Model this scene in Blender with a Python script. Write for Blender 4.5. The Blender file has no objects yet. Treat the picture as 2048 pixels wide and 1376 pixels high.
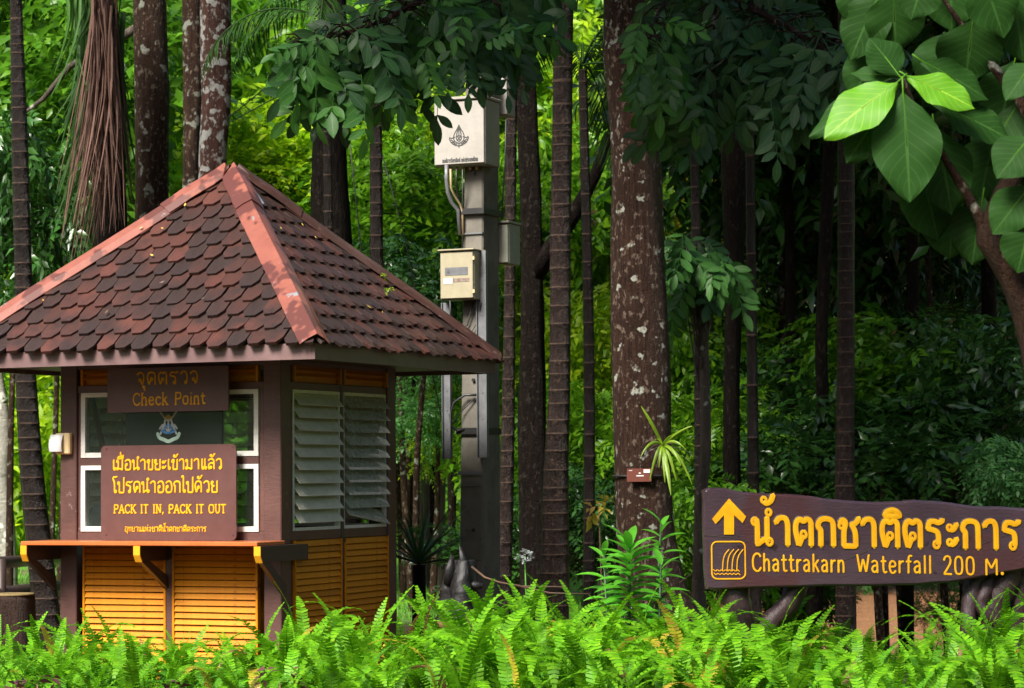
import bpy, math, random
import numpy as np
from mathutils import Vector, Matrix

# ------------------------------------------------------------------ camera, sky, sun, exposure
SC = bpy.context.scene
COL = SC.collection
F, PITCH, ROLL, EYE = 5000.0, 0.052, -0.008, 1.55
cp, sp, cr, sr = math.cos(PITCH), math.sin(PITCH), math.cos(ROLL), math.sin(ROLL)
right0, up0, fwd = Vector((1, 0, 0)), Vector((0, -sp, cp)), Vector((0, cp, sp))
eU, eV = right0 * cr + up0 * sr, up0 * cr - right0 * sr
cam = bpy.data.cameras.new('camera')
cam.sensor_width = 36.0
cam.lens = 36.0 * F / 2048.0
cam.clip_start, cam.clip_end = 0.5, 1000.0
cam.dof.use_dof = True
cam.dof.focus_distance = 15.5
cam.dof.aperture_fstop = 7.1
camo = bpy.data.objects.new('camera', cam)
COL.objects.link(camo)
camo.matrix_world = Matrix(((eU.x, eV.x, -fwd.x, 0), (eU.y, eV.y, -fwd.y, 0), (eU.z, eV.z, -fwd.z, EYE), (0, 0, 0, 1)))
SC.camera = camo

SUN_DIR = Vector((-0.50, -0.72, 0.92)).normalized()      # towards the sun: behind and left of the viewer
world = bpy.data.worlds.new('World')
SC.world = world
world.use_nodes = True
wn = world.node_tree
wn.nodes.clear()
sky = wn.nodes.new('ShaderNodeTexSky')
sky.sky_type = 'NISHITA'
sky.sun_disc = False
sky.sun_elevation = math.asin(SUN_DIR.z)
sky.sun_rotation = math.atan2(SUN_DIR.x, SUN_DIR.y)
sky.air_density, sky.dust_density, sky.ozone_density = 1.0, 4.0, 1.0
bg = wn.nodes.new('ShaderNodeBackground')
bg.inputs['Strength'].default_value = 0.074
wo = wn.nodes.new('ShaderNodeOutputWorld')
wn.links.new(sky.outputs[0], bg.inputs[0])
wn.links.new(bg.outputs[0], wo.inputs[0])
sl = bpy.data.lights.new('sun', 'SUN')
sl.energy = 3.9
sl.angle = math.radians(22)
sl.color = (1.0, 0.95, 0.86)
so = bpy.data.objects.new('sun', sl)
COL.objects.link(so)
so.rotation_euler = SUN_DIR.to_track_quat('Z', 'Y').to_euler()
so.location = (-8, -10, 20)
vs = SC.view_settings
vs.view_transform, vs.look, vs.gamma, vs.use_curve_mapping = 'Standard', 'None', 1.0, False
vs.exposure = 1.4
SC.render.engine = 'CYCLES'
SC.cycles.use_denoising = True
SC.cycles.max_bounces = 8
SC.cycles.transparent_max_bounces = 12
SC.cycles.diffuse_bounces = 3
SC.cycles.glossy_bounces = 3
SC.cycles.caustics_reflective = SC.cycles.caustics_refractive = False
SC.cycles.sample_clamp_indirect = 6.0

# ------------------------------------------------------------------ helpers
RNG = np.random.default_rng(7)
random.seed(7)
U = random.uniform

def ray(px, py):
    a, b = (px - 1024) / F, (py - 688) / F
    u, w = cr * a + sr * b, -sr * a + cr * b
    return Vector((u, cp + w * sp, sp - w * cp))

def at(px, py, Y):
    d = ray(px, py)
    return Vector((0, 0, EYE)) + d * (Y / d.y)

def sm(a, b, x):
    t = min(1.0, max(0.0, (x - a) / (b - a)))
    return t * t * (3 - 2 * t)

def gz(x, y):
    """height of the ground"""
    bed = 0.34 * sm(9.8, 11.2, y) * (1 - sm(13.8, 15.6, y)) * (1 - sm(3.6, 6, abs(x)))
    dip = -1.9 * sm(17.5, 40, y) * sm(0.9, 3.4, x - 0.02 * y) * (1 - sm(58, 70, y))
    hill = 34 * sm(62, 130, y) + 34 * sm(34, 90, abs(x))
    return bed + dip + hill + 0.03 * math.sin(1.3 * x) * math.sin(0.9 * y + 1)

def rad(v):
    return math.radians(v)

class NT:
    """small wrapper to write node trees"""
    def __init__(s, name):
        s.m = bpy.data.materials.new(name)
        s.m.use_nodes = True
        s.t = s.m.node_tree
        s.t.nodes.clear()
    def n(s, typ, ins=None, **kw):
        x = s.t.nodes.new('ShaderNode' + typ)
        for k, v in kw.items():
            setattr(x, k, v)
        for k, v in (ins or {}).items():
            if isinstance(v, bpy.types.NodeSocket):
                s.t.links.new(v, x.inputs[k])
            else:
                x.inputs[k].default_value = v
        return x
    def ramp(s, fac, stops, interp='LINEAR'):
        r = s.n('ValToRGB', {'Fac': fac})
        r.color_ramp.interpolation = interp
        e = r.color_ramp.elements
        while len(e) < len(stops):
            e.new(0.5)
        for q, (p, c) in zip(e, stops):
            q.position = p
            q.color = (*c, 1) if len(c) == 3 else c
        return r.outputs[0]
    def mix(s, fac, a, b, mode='MIX'):
        x = s.n('Mix', data_type='RGBA', blend_type=mode)
        for i, v in ((0, fac), (6, a), (7, b)):
            if isinstance(v, bpy.types.NodeSocket):
                s.t.links.new(v, x.inputs[i])
            else:
                x.inputs[i].default_value = v if i == 0 else (*v, 1)
        return x.outputs[2]
    def coords(s, scale=(1, 1, 1), which='Object'):
        c = s.n('TexCoord')
        return s.n('Mapping', {'Vector': c.outputs[which], 'Scale': scale}).outputs[0]
    def noise(s, vec, scale, detail=4.0, rough=0.6):
        return s.n('TexNoise', {'Vector': vec, 'Scale': scale, 'Detail': detail, 'Roughness': rough}).outputs['Fac']
    def bump(s, h, strength=0.3, dist=0.01):
        return s.n('Bump', {'Height': h, 'Strength': strength, 'Distance': dist}).outputs[0]
    def out(s, sh):
        o = s.n('OutputMaterial')
        s.t.links.new(sh, o.inputs[0])
        return s.m
    def prin(s, col, rough=0.6, normal=None, **kw):
        ins = {'Base Color': col if isinstance(col, bpy.types.NodeSocket) else (*col, 1), 'Roughness': rough}
        if normal is not None:
            ins['Normal'] = normal
        ins.update(kw)
        return s.n('BsdfPrincipled', ins).outputs[0]

def paint(name, c1, c2, scale=6, rough=0.5, grain=(1, 1, 8), bump=0.25, worn=None, wa=0.64, spec=0.5, c3=None, var=0.0, ws=1.9):
    """weathered paint or plain surface: two tones mottled, grain bump, optional worn patches"""
    t = NT(name)
    v = t.coords()
    a = t.noise(v, scale, 5)
    g = t.noise(t.coords(grain), 14, 6, 0.7)
    c = t.mix(t.ramp(a, [(0.35, (0, 0, 0)), (0.65, (1, 1, 1))]), c1, c2)
    c = t.mix(t.ramp(g, [(0.3, (0.35,) * 3), (0.7, (0, 0, 0))]), c, tuple(x * 0.45 for x in c1))
    if c3:
        k = t.noise(v, scale * 0.37, 3)
        c = t.mix(t.ramp(k, [(0.52, (0, 0, 0)), (0.56, (1, 1, 1))]), c, c3)
    if worn:
        k = t.noise(v, scale * ws, 8, 0.68)
        c = t.mix(t.ramp(k, [(wa, (0, 0, 0)), (wa + 0.02, (1, 1, 1))]), c, worn)
    if var:
        r = t.n('ObjectInfo').outputs['Random']
        c = t.n('HueSaturation', {'Hue': 0.5, 'Saturation': 1.0, 'Color': c, 'Value': t.n('MapRange', {'Value': r, 'To Min': 1 - var, 'To Max': 1 + var}).outputs[0]}).outputs[0]
    return t.out(t.prin(c, rough, t.bump(g, bump, 0.006), **{'Specular IOR Level': spec}))

def leafmat(name, cols, rough=0.38, trans=0.35, tcol=None, spec=0.5, vein=None):
    """leaf: colour differs leaf by leaf, light passes through"""
    t = NT(name)
    g = t.n('NewGeometry')
    n = len(cols)
    c = t.ramp(g.outputs['Random Per Island'], [(i / max(1, n - 1), k) for i, k in enumerate(cols)])
    oi = t.n('ObjectInfo')
    hv = t.n('HueSaturation', {'Hue': 0.5, 'Saturation': 1.0, 'Color': c,
             'Value': t.n('MapRange', {'Value': oi.outputs['Random'], 'To Min': 0.82, 'To Max': 1.2}).outputs[0]})
    c = hv.outputs[0]
    if vein:
        uv = t.n('UVMap').outputs[0]
        sx = t.n('SeparateXYZ', {'Vector': uv})
        au = t.n('Math', {0: sx.outputs[0], 1: 0.5}, operation='SUBTRACT').outputs[0]
        ab = t.n('Math', {0: au}, operation='ABSOLUTE').outputs[0]
        mid = t.n('Math', {0: ab, 1: 0.022}, operation='LESS_THAN').outputs[0]
        ph = t.n('Math', {0: sx.outputs[1], 1: t.n('Math', {0: ab, 1: 0.55}, operation='MULTIPLY').outputs[0]}, operation='SUBTRACT').outputs[0]
        fr = t.n('Math', {0: t.n('Math', {0: ph, 1: 9.0}, operation='MULTIPLY').outputs[0]}, operation='FRACT').outputs[0]
        side = t.n('Math', {0: fr, 1: 0.10}, operation='LESS_THAN').outputs[0]
        c = t.mix(t.n('Math', {0: side, 1: 0.6}, operation='MULTIPLY').outputs[0], c, vein)
        c = t.mix(mid, c, vein)
    nz = t.noise(t.coords((1, 1, 1)), 9, 3)
    c = t.mix(0.35, c, t.mix(t.ramp(nz, [(0.3, (0, 0, 0)), (0.7, (1, 1, 1))]), c, tuple(min(1, 1.5 * x) for x in cols[-1])))
    p = t.prin(c, rough, **{'Specular IOR Level': spec})
    tc = t.mix(0.5, c, tcol or tuple(min(1, 1.6 * x) for x in cols[-1]))
    tr = t.n('BsdfTranslucent', {'Color': tc}).outputs[0]
    return t.out(t.n('MixShader', {'Fac': trans, 1: p, 2: tr}).outputs[0])

def setmat(o, m):
    if isinstance(m, (list, tuple)):
        for k in m:
            o.data.materials.append(k)
    elif m is not None:
        o.data.materials.append(m)

def obj(name, me, parent=None, mat=None, loc=None):
    o = bpy.data.objects.new(name, me)
    COL.objects.link(o)
    if parent is not None:
        o.parent = parent
    if loc is not None:
        o.location = loc
    if mat is not None and me is not None:
        if not me.materials:
            setmat(o, mat)
        elif me.materials[0] is not mat:
            o.material_slots[0].link = 'OBJECT'
            o.material_slots[0].material = mat
    return o

def npmesh(name, V, Fc, smooth=False, uv=None, mi=None):
    """mesh from arrays; Fc is (n,k)"""
    me = bpy.data.meshes.new(name)
    V = np.asarray(V, dtype=np.float32)
    Fc = np.asarray(Fc, dtype=np.int32)
    n, k = Fc.shape
    me.vertices.add(len(V))
    me.vertices.foreach_set('co', V.ravel())
    me.loops.add(n * k)
    me.loops.foreach_set('vertex_index', Fc.ravel())
    me.polygons.add(n)
    me.polygons.foreach_set('loop_start', np.arange(0, n * k, k, dtype=np.int32))
    me.polygons.foreach_set('loop_total', np.full(n, k, dtype=np.int32))
    if smooth:
        me.polygons.foreach_set('use_smooth', np.ones(n, dtype=bool))
    if mi is not None:
        me.polygons.foreach_set('material_index', np.asarray(mi, dtype=np.int32))
    me.update(calc_edges=True)
    if uv is not None:
        l = me.uv_layers.new(name='UVMap')
        l.data.foreach_set('uv', np.asarray(uv, dtype=np.float32)[Fc.ravel()].ravel())
    me.validate()
    return me

class MB:
    """collects simple solids into one mesh"""
    def __init__(s):
        s.v, s.f, s.m, s.sm = [], [], [], []
    def add(s, vs, fs, mi=0, smooth=False):
        b = len(s.v)
        s.v += [tuple(x) for x in vs]
        s.f += [[b + i for i in q] for q in fs]
        s.m += [mi] * len(fs)
        s.sm += [smooth] * len(fs)
        return s
    def box(s, x0, x1, y0, y1, z0, z1, M=None, mi=0, ch=0.0):
        if ch:      # chamfered box: three boxes' hull built as convex 24-vertex solid
            vs, fs = chamfer_box(x0, x1, y0, y1, z0, z1, ch)
        else:
            vs = [(x, y, z) for z in (z0, z1) for y in (y0, y1) for x in (x0, x1)]
            fs = [(0, 2, 3, 1), (4, 5, 7, 6), (0, 1, 5, 4), (1, 3, 7, 5), (3, 2, 6, 7), (2, 0, 4, 6)]
        if M is not None:
            vs = [M @ Vector(q) for q in vs]
        return s.add(vs, fs, mi)
    def tube(s, pts, rr, n=8, caps=True, mi=0, smooth=True, wob=0.0):
        pts = [Vector(p) for p in pts]
        if not hasattr(rr, '__len__'):
            rr = [rr] * len(pts)
        vs, fs = [], []
        prev = None
        for i, p in enumerate(pts):
            d = (pts[min(i + 1, len(pts) - 1)] - pts[max(i - 1, 0)]).normalized()
            if prev is None:
                a = Vector((0, 0, 1)) if abs(d.z) < 0.9 else Vector((1, 0, 0))
                x = d.cross(a).normalized()
            else:
                x = (prev - d * prev.dot(d)).normalized()
            prev = x
            y = d.cross(x)
            for k in range(n):
                t = 2 * math.pi * k / n
                r = rr[i] * (1 + wob * U(-1, 1))
                vs.append(p + x * (r * math.cos(t)) + y * (r * math.sin(t)))
        for i in range(len(pts) - 1):
            for k in range(n):
                a, b = i * n + k, i * n + (k + 1) % n
                fs.append((a, b, b + n, a + n))
        s.add(vs, fs, mi, smooth)
        if caps:
            b = len(s.v) - len(vs)
            s.f += [[b + k for k in range(n)][::-1], [b + len(vs) - n + k for k in range(n)]]
            s.m += [mi, mi]
            s.sm += [False, False]
        return s
    def prism(s, pts, z0, z1, M=None, mi=0):
        """polygon (x,y) extruded between z0 and z1"""
        n = len(pts)
        vs = [Vector((x, y, z0)) for x, y in pts] + [Vector((x, y, z1)) for x, y in pts]
        if M is not None:
            vs = [M @ q for q in vs]
        fs = [list(range(n))[::-1], list(range(n, 2 * n))] + [(i, (i + 1) % n, n + (i + 1) % n, n + i) for i in range(n)]
        return s.add(vs, fs, mi)
    def mesh(s, name):
        me = bpy.data.meshes.new(name)
        me.from_pydata(s.v, [], s.f)
        me.polygons.foreach_set('material_index', s.m)
        me.polygons.foreach_set('use_smooth', s.sm)
        me.update()
        return me
    def obj(s, name, mat, parent=None, loc=None):
        return obj(name, s.mesh(name), parent, mat, loc)

def chamfer_box(x0, x1, y0, y1, z0, z1, c):
    vs, idx = [], {}
    for iz, z in enumerate((z0, z1)):
        for iy, y in enumerate((y0, y1)):
            for ix, x in enumerate((x0, x1)):
                sx, sy, sz = (c if not ix else -c), (c if not iy else -c), (c if not iz else -c)
                for ax, p in (('x', (x, y + sy, z + sz)), ('y', (x + sx, y, z + sz)), ('z', (x + sx, y + sy, z))):
                    idx[ix, iy, iz, ax] = len(vs)
                    vs.append(p)
    g = lambda a, b, d, ax: idx[a, b, d, ax]
    fs = []
    for i in (0, 1):
        q = [g(i, 0, 0, 'x'), g(i, 1, 0, 'x'), g(i, 1, 1, 'x'), g(i, 0, 1, 'x')]
        fs.append(q if i else q[::-1])
        q = [g(0, i, 0, 'y'), g(0, i, 1, 'y'), g(1, i, 1, 'y'), g(1, i, 0, 'y')]
        fs.append(q if i else q[::-1])
        q = [g(0, 0, i, 'z'), g(1, 0, i, 'z'), g(1, 1, i, 'z'), g(0, 1, i, 'z')]
        fs.append(q if i else q[::-1])
    for a in (0, 1):
        for b in (0, 1):
            for (p, q, e) in ((('x', 'y', lambda t: (a, b, t))), (('x', 'z', lambda t: (a, t, b))), (('y', 'z', lambda t: (t, a, b)))):
                k = [g(*e(0), p), g(*e(1), p), g(*e(1), q), g(*e(0), q)]
                fs.append(k)
            for d in (0, 1):
                fs.append([g(a, b, d, 'x'), g(a, b, d, 'y'), g(a, b, d, 'z')])
    # outward orientation
    c0 = Vector(((x0 + x1) / 2, (y0 + y1) / 2, (z0 + z1) / 2))
    out = []
    for q in fs:
        p = [Vector(vs[i]) for i in q]
        nn = (p[1] - p[0]).cross(p[2] - p[0])
        out.append(q if nn.dot(sum(p, Vector()) / len(p) - c0) > 0 else q[::-1])
    return vs, out

def tag(o, label=None, cat=None, group=None, kind=None):
    if label: o['label'] = label
    if cat: o['category'] = cat
    if group: o['group'] = group
    if kind: o['kind'] = kind
    return o

def thing(name, label, cat, loc=(0, 0, 0), rz=0.0, group=None):
    o = bpy.data.objects.new(name, None)
    o.empty_display_size = 0.1
    COL.objects.link(o)
    o.location = loc
    o.rotation_euler = (0, 0, rz)
    return tag(o, label, cat, group)

# ------------------------------------------------------------------ lettering: every letter is drawn as strokes
def chaikin(p, n=2):
    for _ in range(n):
        if len(p) < 3:
            return p
        q = [p[0]]
        for a, b in zip(p, p[1:]):
            q += [(a[0] * .75 + b[0] * .25, a[1] * .75 + b[1] * .25), (a[0] * .25 + b[0] * .75, a[1] * .25 + b[1] * .75)]
        q.append(p[-1])
        p = [q[0]] + [b for a, b in zip(q, q[1:]) if abs(a[0] - b[0]) + abs(a[1] - b[1]) > 1e-5]
    return p

def ring(x, y, r):
    return ('o', x, y, r)

TH = {   # looped Thai letters: width, strokes; baseline 0, letter height 1
'น': (.95, [ring(.12, .86, .1), [(.2, .92), (.24, .8), (.24, .0), (.24, .0), (.45, .14), (.68, .24)], [(.7, 1), (.7, .1)], ring(.81, .11, .1)]),
'ม': (.95, [ring(.12, .86, .1), [(.22, .9), (.24, .8), (.24, .12)], ring(.13, .12, .1), [(.24, .12), (.5, .1), (.78, 0), (.78, 0), (.78, 1)]]),
'ต': (.95, [ring(.46, .4, .1), [(.4, .32), (.24, 0), (.24, 0), (.08, .5), (.1, .85), (.3, 1), (.46, .86), (.62, 1), (.82, .9), (.82, .6), (.82, 0)]]),
'ด': (.95, [ring(.46, .44, .1), [(.4, .36), (.24, 0), (.24, 0), (.06, .5), (.14, .92), (.46, 1.02), (.78, .92), (.82, .6), (.82, 0)]]),
'ก': (.92, [[(.2, 0), (.2, .5), (.2, .58), (.04, .72), (.16, .96), (.48, 1.02), (.78, .92), (.8, .6), (.8, 0)]]),
'ช': (.95, [ring(.13, .76, .09), [(.06, .84), (.2, 1.), (.36, .86), (.24, .6), (.24, 0), (.24, 0), (.8, 0), (.8, 0), (.8, .5), (.66, .74), (.6, .8), (.82, .84), (.96, 1.04)]]),
'า': (.76, [[(.04, .82), (.18, 1.), (.48, 1.02), (.6, .84), (.6, .5), (.6, 0)]]),
'ร': (.86, [ring(.5, .11, .1), [(.6, .12), (.6, .5), (.5, .62), (.1, .7), (.1, .7), (.16, .96), (.42, .98), (.62, .9), (.82, 1.02)]]),
'ะ': (.56, [ring(.14, .74, .085), [(.2, .66), (.34, .68), (.48, .88)], ring(.14, .2, .085), [(.2, .12), (.34, .14), (.48, .34)]]),
'จ': (.86, [[(.08, .82), (.26, 1.), (.56, 1.), (.72, .76), (.7, .3), (.54, 0), (.54, 0), (.46, .26)], ring(.36, .36, .1)]),
'ว': (.82, [[(.08, .82), (.26, 1.), (.54, 1.), (.7, .8), (.7, .12)], ring(.58, .12, .1)]),
'ข': (.86, [ring(.14, .8, .09), [(.08, .9), (.24, 1.), (.36, .84), (.24, .6), (.24, 0), (.24, 0), (.74, 0), (.74, 0), (.74, 1)]]),
'ย': (.9, [ring(.16, .88, .09), [(.08, .82), (.1, .64), (.4, .56)], [(.36, .54), (.16, .46), (.16, .2), (.2, 0), (.2, 0), (.76, 0), (.76, 0), (.76, 1)]]),
'เ': (.46, [ring(.3, .11, .1), [(.19, .12), (.19, 1)]]),
'แ': (.8, [ring(.3, .11, .1), [(.19, .12), (.19, 1)], ring(.66, .11, .1), [(.55, .12), (.55, 1)]]),
'ล': (.92, [[(.1, .84), (.28, 1.), (.6, 1.), (.8, .82), (.8, 0)], [(.8, .52), (.5, .62), (.2, .54), (.1, .3), (.2, .02), (.2, .02), (.3, .1)], ring(.4, .16, .09)]),
'อ': (.9, [ring(.24, .52, .09), [(.14, .52), (.12, .2), (.2, 0), (.2, 0), (.7, 0), (.8, .2), (.8, .72), (.64, 1.), (.3, 1.02), (.1, .84)]]),
'ท': (.9, [ring(.13, .86, .1), [(.22, .9), (.24, .8), (.24, 0)], [(.24, .5), (.5, .92), (.68, 1.), (.8, .84), (.8, 0)]]),
'ป': (.9, [ring(.13, .86, .1), [(.22, .9), (.24, .8), (.24, 0), (.24, 0), (.78, 0), (.78, 0), (.78, 1.36)]]),
'ห': (.95, [ring(.13, .86, .1), [(.22, .9), (.24, .8), (.24, 0)], [(.24, .36), (.5, .62), (.7, .5), (.8, .2), (.8, 0)], ring(.74, .84, .09), [(.66, .78), (.56, .62)]]),
'ง': (.72, [ring(.34, .86, .1), [(.44, .86), (.5, .6), (.46, 0), (.46, 0), (.08, .34)]]),
'โ': (.5, [ring(.34, .11, .1), [(.23, .12), (.23, .95), (.02, 1.24), (.1, 1.46), (.3, 1.4), (.5, 1.46)]]),
'ไ': (.46, [ring(.32, .11, .1), [(.21, .12), (.21, 1.2), (.2, 1.44), (.06, 1.5), (0, 1.36)]]),
'ค': (.9, [ring(.46, .4, .1), [(.4, .32), (.24, 0), (.24, 0), (.08, .5), (.16, .92), (.46, 1.02), (.78, .92), (.82, .6), (.82, 0)]]),
'ศ': (.95, [ring(.46, .4, .1), [(.4, .32), (.24, 0), (.24, 0), (.08, .5), (.16, .92), (.46, 1.02), (.78, .92), (.82, .6), (.82, 0)], [(.7, .98), (.98, 1.1)]]),
'พ': (1., [ring(.13, .86, .1), [(.2, .8), (.26, 0), (.26, 0), (.5, .7), (.74, 0), (.74, 0), (.86, 1)]]),
'ส': (.92, [[(.1, .84), (.28, 1.), (.6, 1.), (.8, .82), (.8, 0)], [(.8, .52), (.3, .6), (.1, .3), (.2, .02), (.3, .1)], ring(.4, .16, .09), [(.74, .9), (.98, 1.1)]]),
'ั': (0, [ring(-.62, 1.24, .075), [(-.55, 1.2), (-.38, 1.18), (-.16, 1.4)]]),
'ิ': (0, [[(-.86, 1.14), (-.78, 1.3), (-.5, 1.38), (-.22, 1.3), (-.14, 1.14), (-.14, 1.14), (-.86, 1.14)]]),
'ื': (0, [[(-.9, 1.14), (-.8, 1.32), (-.56, 1.36), (-.3, 1.28), (-.2, 1.14), (-.2, 1.14), (-.9, 1.14)], [(-.4, 1.16), (-.4, 1.46)], [(-.19, 1.14), (-.19, 1.46)]]),
'ุ': (0, [ring(-.28, -.2, .07), [(-.2, -.2), (-.2, -.5)]]),
'่': (0, [[(-.3, 1.22), (-.3, 1.44)]]),
'้': (0, [ring(-.6, 1.34, .075), [(-.56, 1.26), (-.5, 1.2), (-.3, 1.28), (-.2, 1.5), (-.12, 1.5)]]),
'์': (0, [ring(-.4, 1.24, .075), [(-.34, 1.3), (-.16, 1.46)]]),
'ํ': (0, [ring(-.3, 1.2, .09)]),
'^': (0, [ring(-.52, 1.66, .085), [(-.47, 1.57), (-.4, 1.52), (-.18, 1.6), (-.08, 1.84)]]),      # raised tone mark above another sign
'!': (0, [[(-.5, 1.5), (-.5, 1.76)]]),
' ': (.4, []),
}
LA = {   # Latin, cap height 1, x height .68
'C': (.8, [[(.74, .82), (.6, 1.), (.3, 1.), (.08, .75), (.08, .25), (.3, 0), (.6, 0), (.76, .2)]]),
'P': (.72, [[(.12, 0), (.12, 1)], [(.12, 1), (.5, 1), (.66, .92), (.66, .6), (.5, .48), (.12, .48)]]),
'A': (.8, [[(.06, 0), (.4, 1.02), (.4, 1.02)], [(.4, 1.02), (.74, 0)], [(.2, .34), (.6, .34)]]),
'K': (.78, [[(.12, 0), (.12, 1)], [(.66, 1), (.14, .46)], [(.3, .6), (.7, 0)]]),
'I': (.36, [[(.18, 0), (.18, 1)]]),
'T': (.72, [[(.04, 1), (.68, 1)], [(.36, 1), (.36, 0)]]),
'N': (.82, [[(.12, 0), (.12, 1), (.12, 1), (.7, 0), (.7, 0), (.7, 1)]]),
'O': (.86, [[(.43, 1), (.14, .95), (.06, .5), (.14, .05), (.43, 0), (.72, .05), (.8, .5), (.72, .95), (.43, 1)]]),
'U': (.8, [[(.12, 1), (.12, .25), (.26, 0), (.54, 0), (.68, .25), (.68, 1)]]),
'W': (1., [[(.04, 1), (.26, 0), (.26, 0), (.5, .8), (.5, .8), (.74, 0), (.74, 0), (.96, 1)]]),
'M': (.9, [[(.1, 0), (.1, 1), (.1, 1), (.45, .4), (.45, .4), (.8, 1), (.8, 1), (.8, 0)]]),
'a': (.64, [[(.08, .6), (.26, .7), (.48, .62), (.5, .4), (.5, 0)], [(.5, .4), (.2, .4), (.06, .2), (.2, 0), (.5, .12)]]),
'c': (.6, [[(.54, .56), (.4, .68), (.2, .68), (.07, .45), (.07, .22), (.22, 0), (.42, 0), (.56, .14)]]),
'e': (.64, [[(.08, .36), (.56, .36), (.54, .58), (.34, .7), (.12, .6), (.07, .3), (.2, 0), (.44, 0), (.56, .12)]]),
'f': (.48, [[(.5, .98), (.3, 1.), (.22, .8), (.22, 0)], [(.06, .66), (.44, .66)]]),
'h': (.64, [[(.1, 0), (.1, 1)], [(.1, .48), (.26, .68), (.46, .66), (.52, .46), (.52, 0)]]),
'i': (.28, [[(.14, 0), (.14, .68)], [(.14, .9), (.14, .97)]]),
'k': (.6, [[(.1, 0), (.1, 1)], [(.5, .68), (.12, .3)], [(.24, .42), (.54, 0)]]),
'l': (.28, [[(.14, 0), (.14, 1)]]),
'n': (.64, [[(.1, 0), (.1, .68)], [(.1, .48), (.26, .68), (.46, .66), (.52, .46), (.52, 0)]]),
'o': (.66, [[(.33, .7), (.12, .66), (.06, .35), (.12, .04), (.33, 0), (.54, .04), (.6, .35), (.54, .66), (.33, .7)]]),
'r': (.46, [[(.1, 0), (.1, .68)], [(.1, .44), (.22, .66), (.42, .66)]]),
't': (.48, [[(.2, .92), (.2, .14), (.3, 0), (.46, .06)], [(.04, .66), (.42, .66)]]),
'2': (.68, [[(.08, .76), (.2, 1.), (.5, 1.), (.6, .76), (.5, .5), (.08, 0), (.08, 0), (.64, 0)]]),
'0': (.7, [[(.35, 1), (.12, .92), (.07, .5), (.12, .08), (.35, 0), (.58, .08), (.63, .5), (.58, .92), (.35, 1)]]),
'.': (.3, [ring(.12, .08, .045)]),
',': (.28, [[(.16, .1), (.14, 0), (.06, -.16)]]),
' ': (.5, []),
}
SERIF = {'P': [(0, .12)], 'A': [(0, .06), (0, .74)], 'K': [(0, .12), (1, .12), (0, .7), (1, .66)], 'I': [(0, .18), (1, .18)], 'T': [(0, .36)],
         'N': [(1, .12), (0, .12), (1, .7)], 'U': [(1, .12), (1, .68)], 'h': [(0, .1), (0, .52), (1, .1)], 'k': [(0, .1), (1, .1), (0, .54)], 'n': [(0, .1), (0, .52)], 'i': [(0, .14)]}

def text_strokes(s, table, gap=.1, serif=0.0, loop=1.0):
    """list of polylines (closed?, points) and the total width"""
    x, out = 0.0, []
    for ch in s:
        w, st = table.get(ch, table[' '])
        for k in st:
            if isinstance(k, tuple):
                _, cx, cy, r = k
                r *= loop
                out.append((True, [(x + cx + r * math.cos(a * math.pi / 5), cy + r * math.sin(a * math.pi / 5)) for a in range(10)]))
            else:
                out.append((False, [(x + p, q) for p, q in chaikin(k)]))
        if serif:
            for y, cx in SERIF.get(ch, []):
                out.append((False, [(x + cx - serif, y), (x + cx + serif, y)]))
        if w:
            x += w + gap
    return out, x - gap

def sweep(strokes, wid, thick, fn, mb=None, ringw=1.0):
    """raised painted strokes; fn maps (x, y, height) to a point"""
    mb = mb or MB()
    sec = [(-1, 0), (-.86, .8), (0, 1), (.86, .8), (1, 0)]
    for si, (closed, p) in enumerate(strokes):
        n = len(p)
        if n < 2:
            continue
        vs, fs = [], []
        lift = 1 + 0.12 * (si % 4)
        wd = wid * ringw if closed else wid
        for i in range(n):
            if closed:
                a, b = p[i - 1], p[(i + 1) % n]
            else:
                a, b = p[max(i - 1, 0)], p[min(i + 1, n - 1)]
            dx, dy = b[0] - a[0], b[1] - a[1]
            l = math.hypot(dx, dy) or 1
            nx, ny = -dy / l, dx / l
            for (q, h) in sec:
                vs.append(fn(p[i][0] + nx * q * wd / 2, p[i][1] + ny * q * wd / 2, h * thick * lift))
        m = len(sec)
        for i in range(n if closed else n - 1):
            j = (i + 1) % n
            for k in range(m - 1):
                fs.append((i * m + k, j * m + k, j * m + k + 1, i * m + k + 1))
        if not closed:      # round ends
            for i, sgn in ((0, -1), (n - 1, 1)):
                a, b = (p[1], p[0]) if i == 0 else (p[-2], p[-1])
                dx, dy = b[0] - a[0], b[1] - a[1]
                l = math.hypot(dx, dy) or 1
                e = len(vs)
                vs.append(fn(p[i][0] + dx / l * wid * .45, p[i][1] + dy / l * wid * .45, 0))
                for k in range(m - 1):
                    fs.append((i * m + k, i * m + k + 1, e))
        mb.add(vs, fs, 0, False)
    return mb

# ------------------------------------------------------------------ materials
M_brown = paint('brown_paint', (.105, .047, .040), (.07, .031, .027), 5, .42, (1, 1, 5), .35, worn=(.2, .13, .12), wa=.66, var=.1)
M_fascia = paint('fascia_paint', (.17, .105, .105), (.13, .076, .076), 5, .38, (1, 6, 1), .3)
M_dark = paint('dark_brown_paint', (.05, .03, .028), (.035, .022, .02), 6, .45, (1, 1, 5), .3)
M_board = paint('sign_board_paint', (.105, .045, .04), (.09, .036, .033), 3, .4, (1, 1, 1), .06)
M_yellow = paint('slat_yellow_paint', (.66, .255, .006), (.58, .19, .005), 5, .5, (2, 1, 1), .12, worn=(.17, .06, .012), wa=.63, spec=.18, var=.2)
M_vent = paint('vent_orange_paint', (.62, .24, .01), (.52, .16, .01), 5, .45, (2, 1, 1), .12, spec=.2)
M_counter = paint('counter_orange_paint', (.50, .14, .04), (.44, .11, .028), 4, .3, (1, 6, 1), .15)
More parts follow.
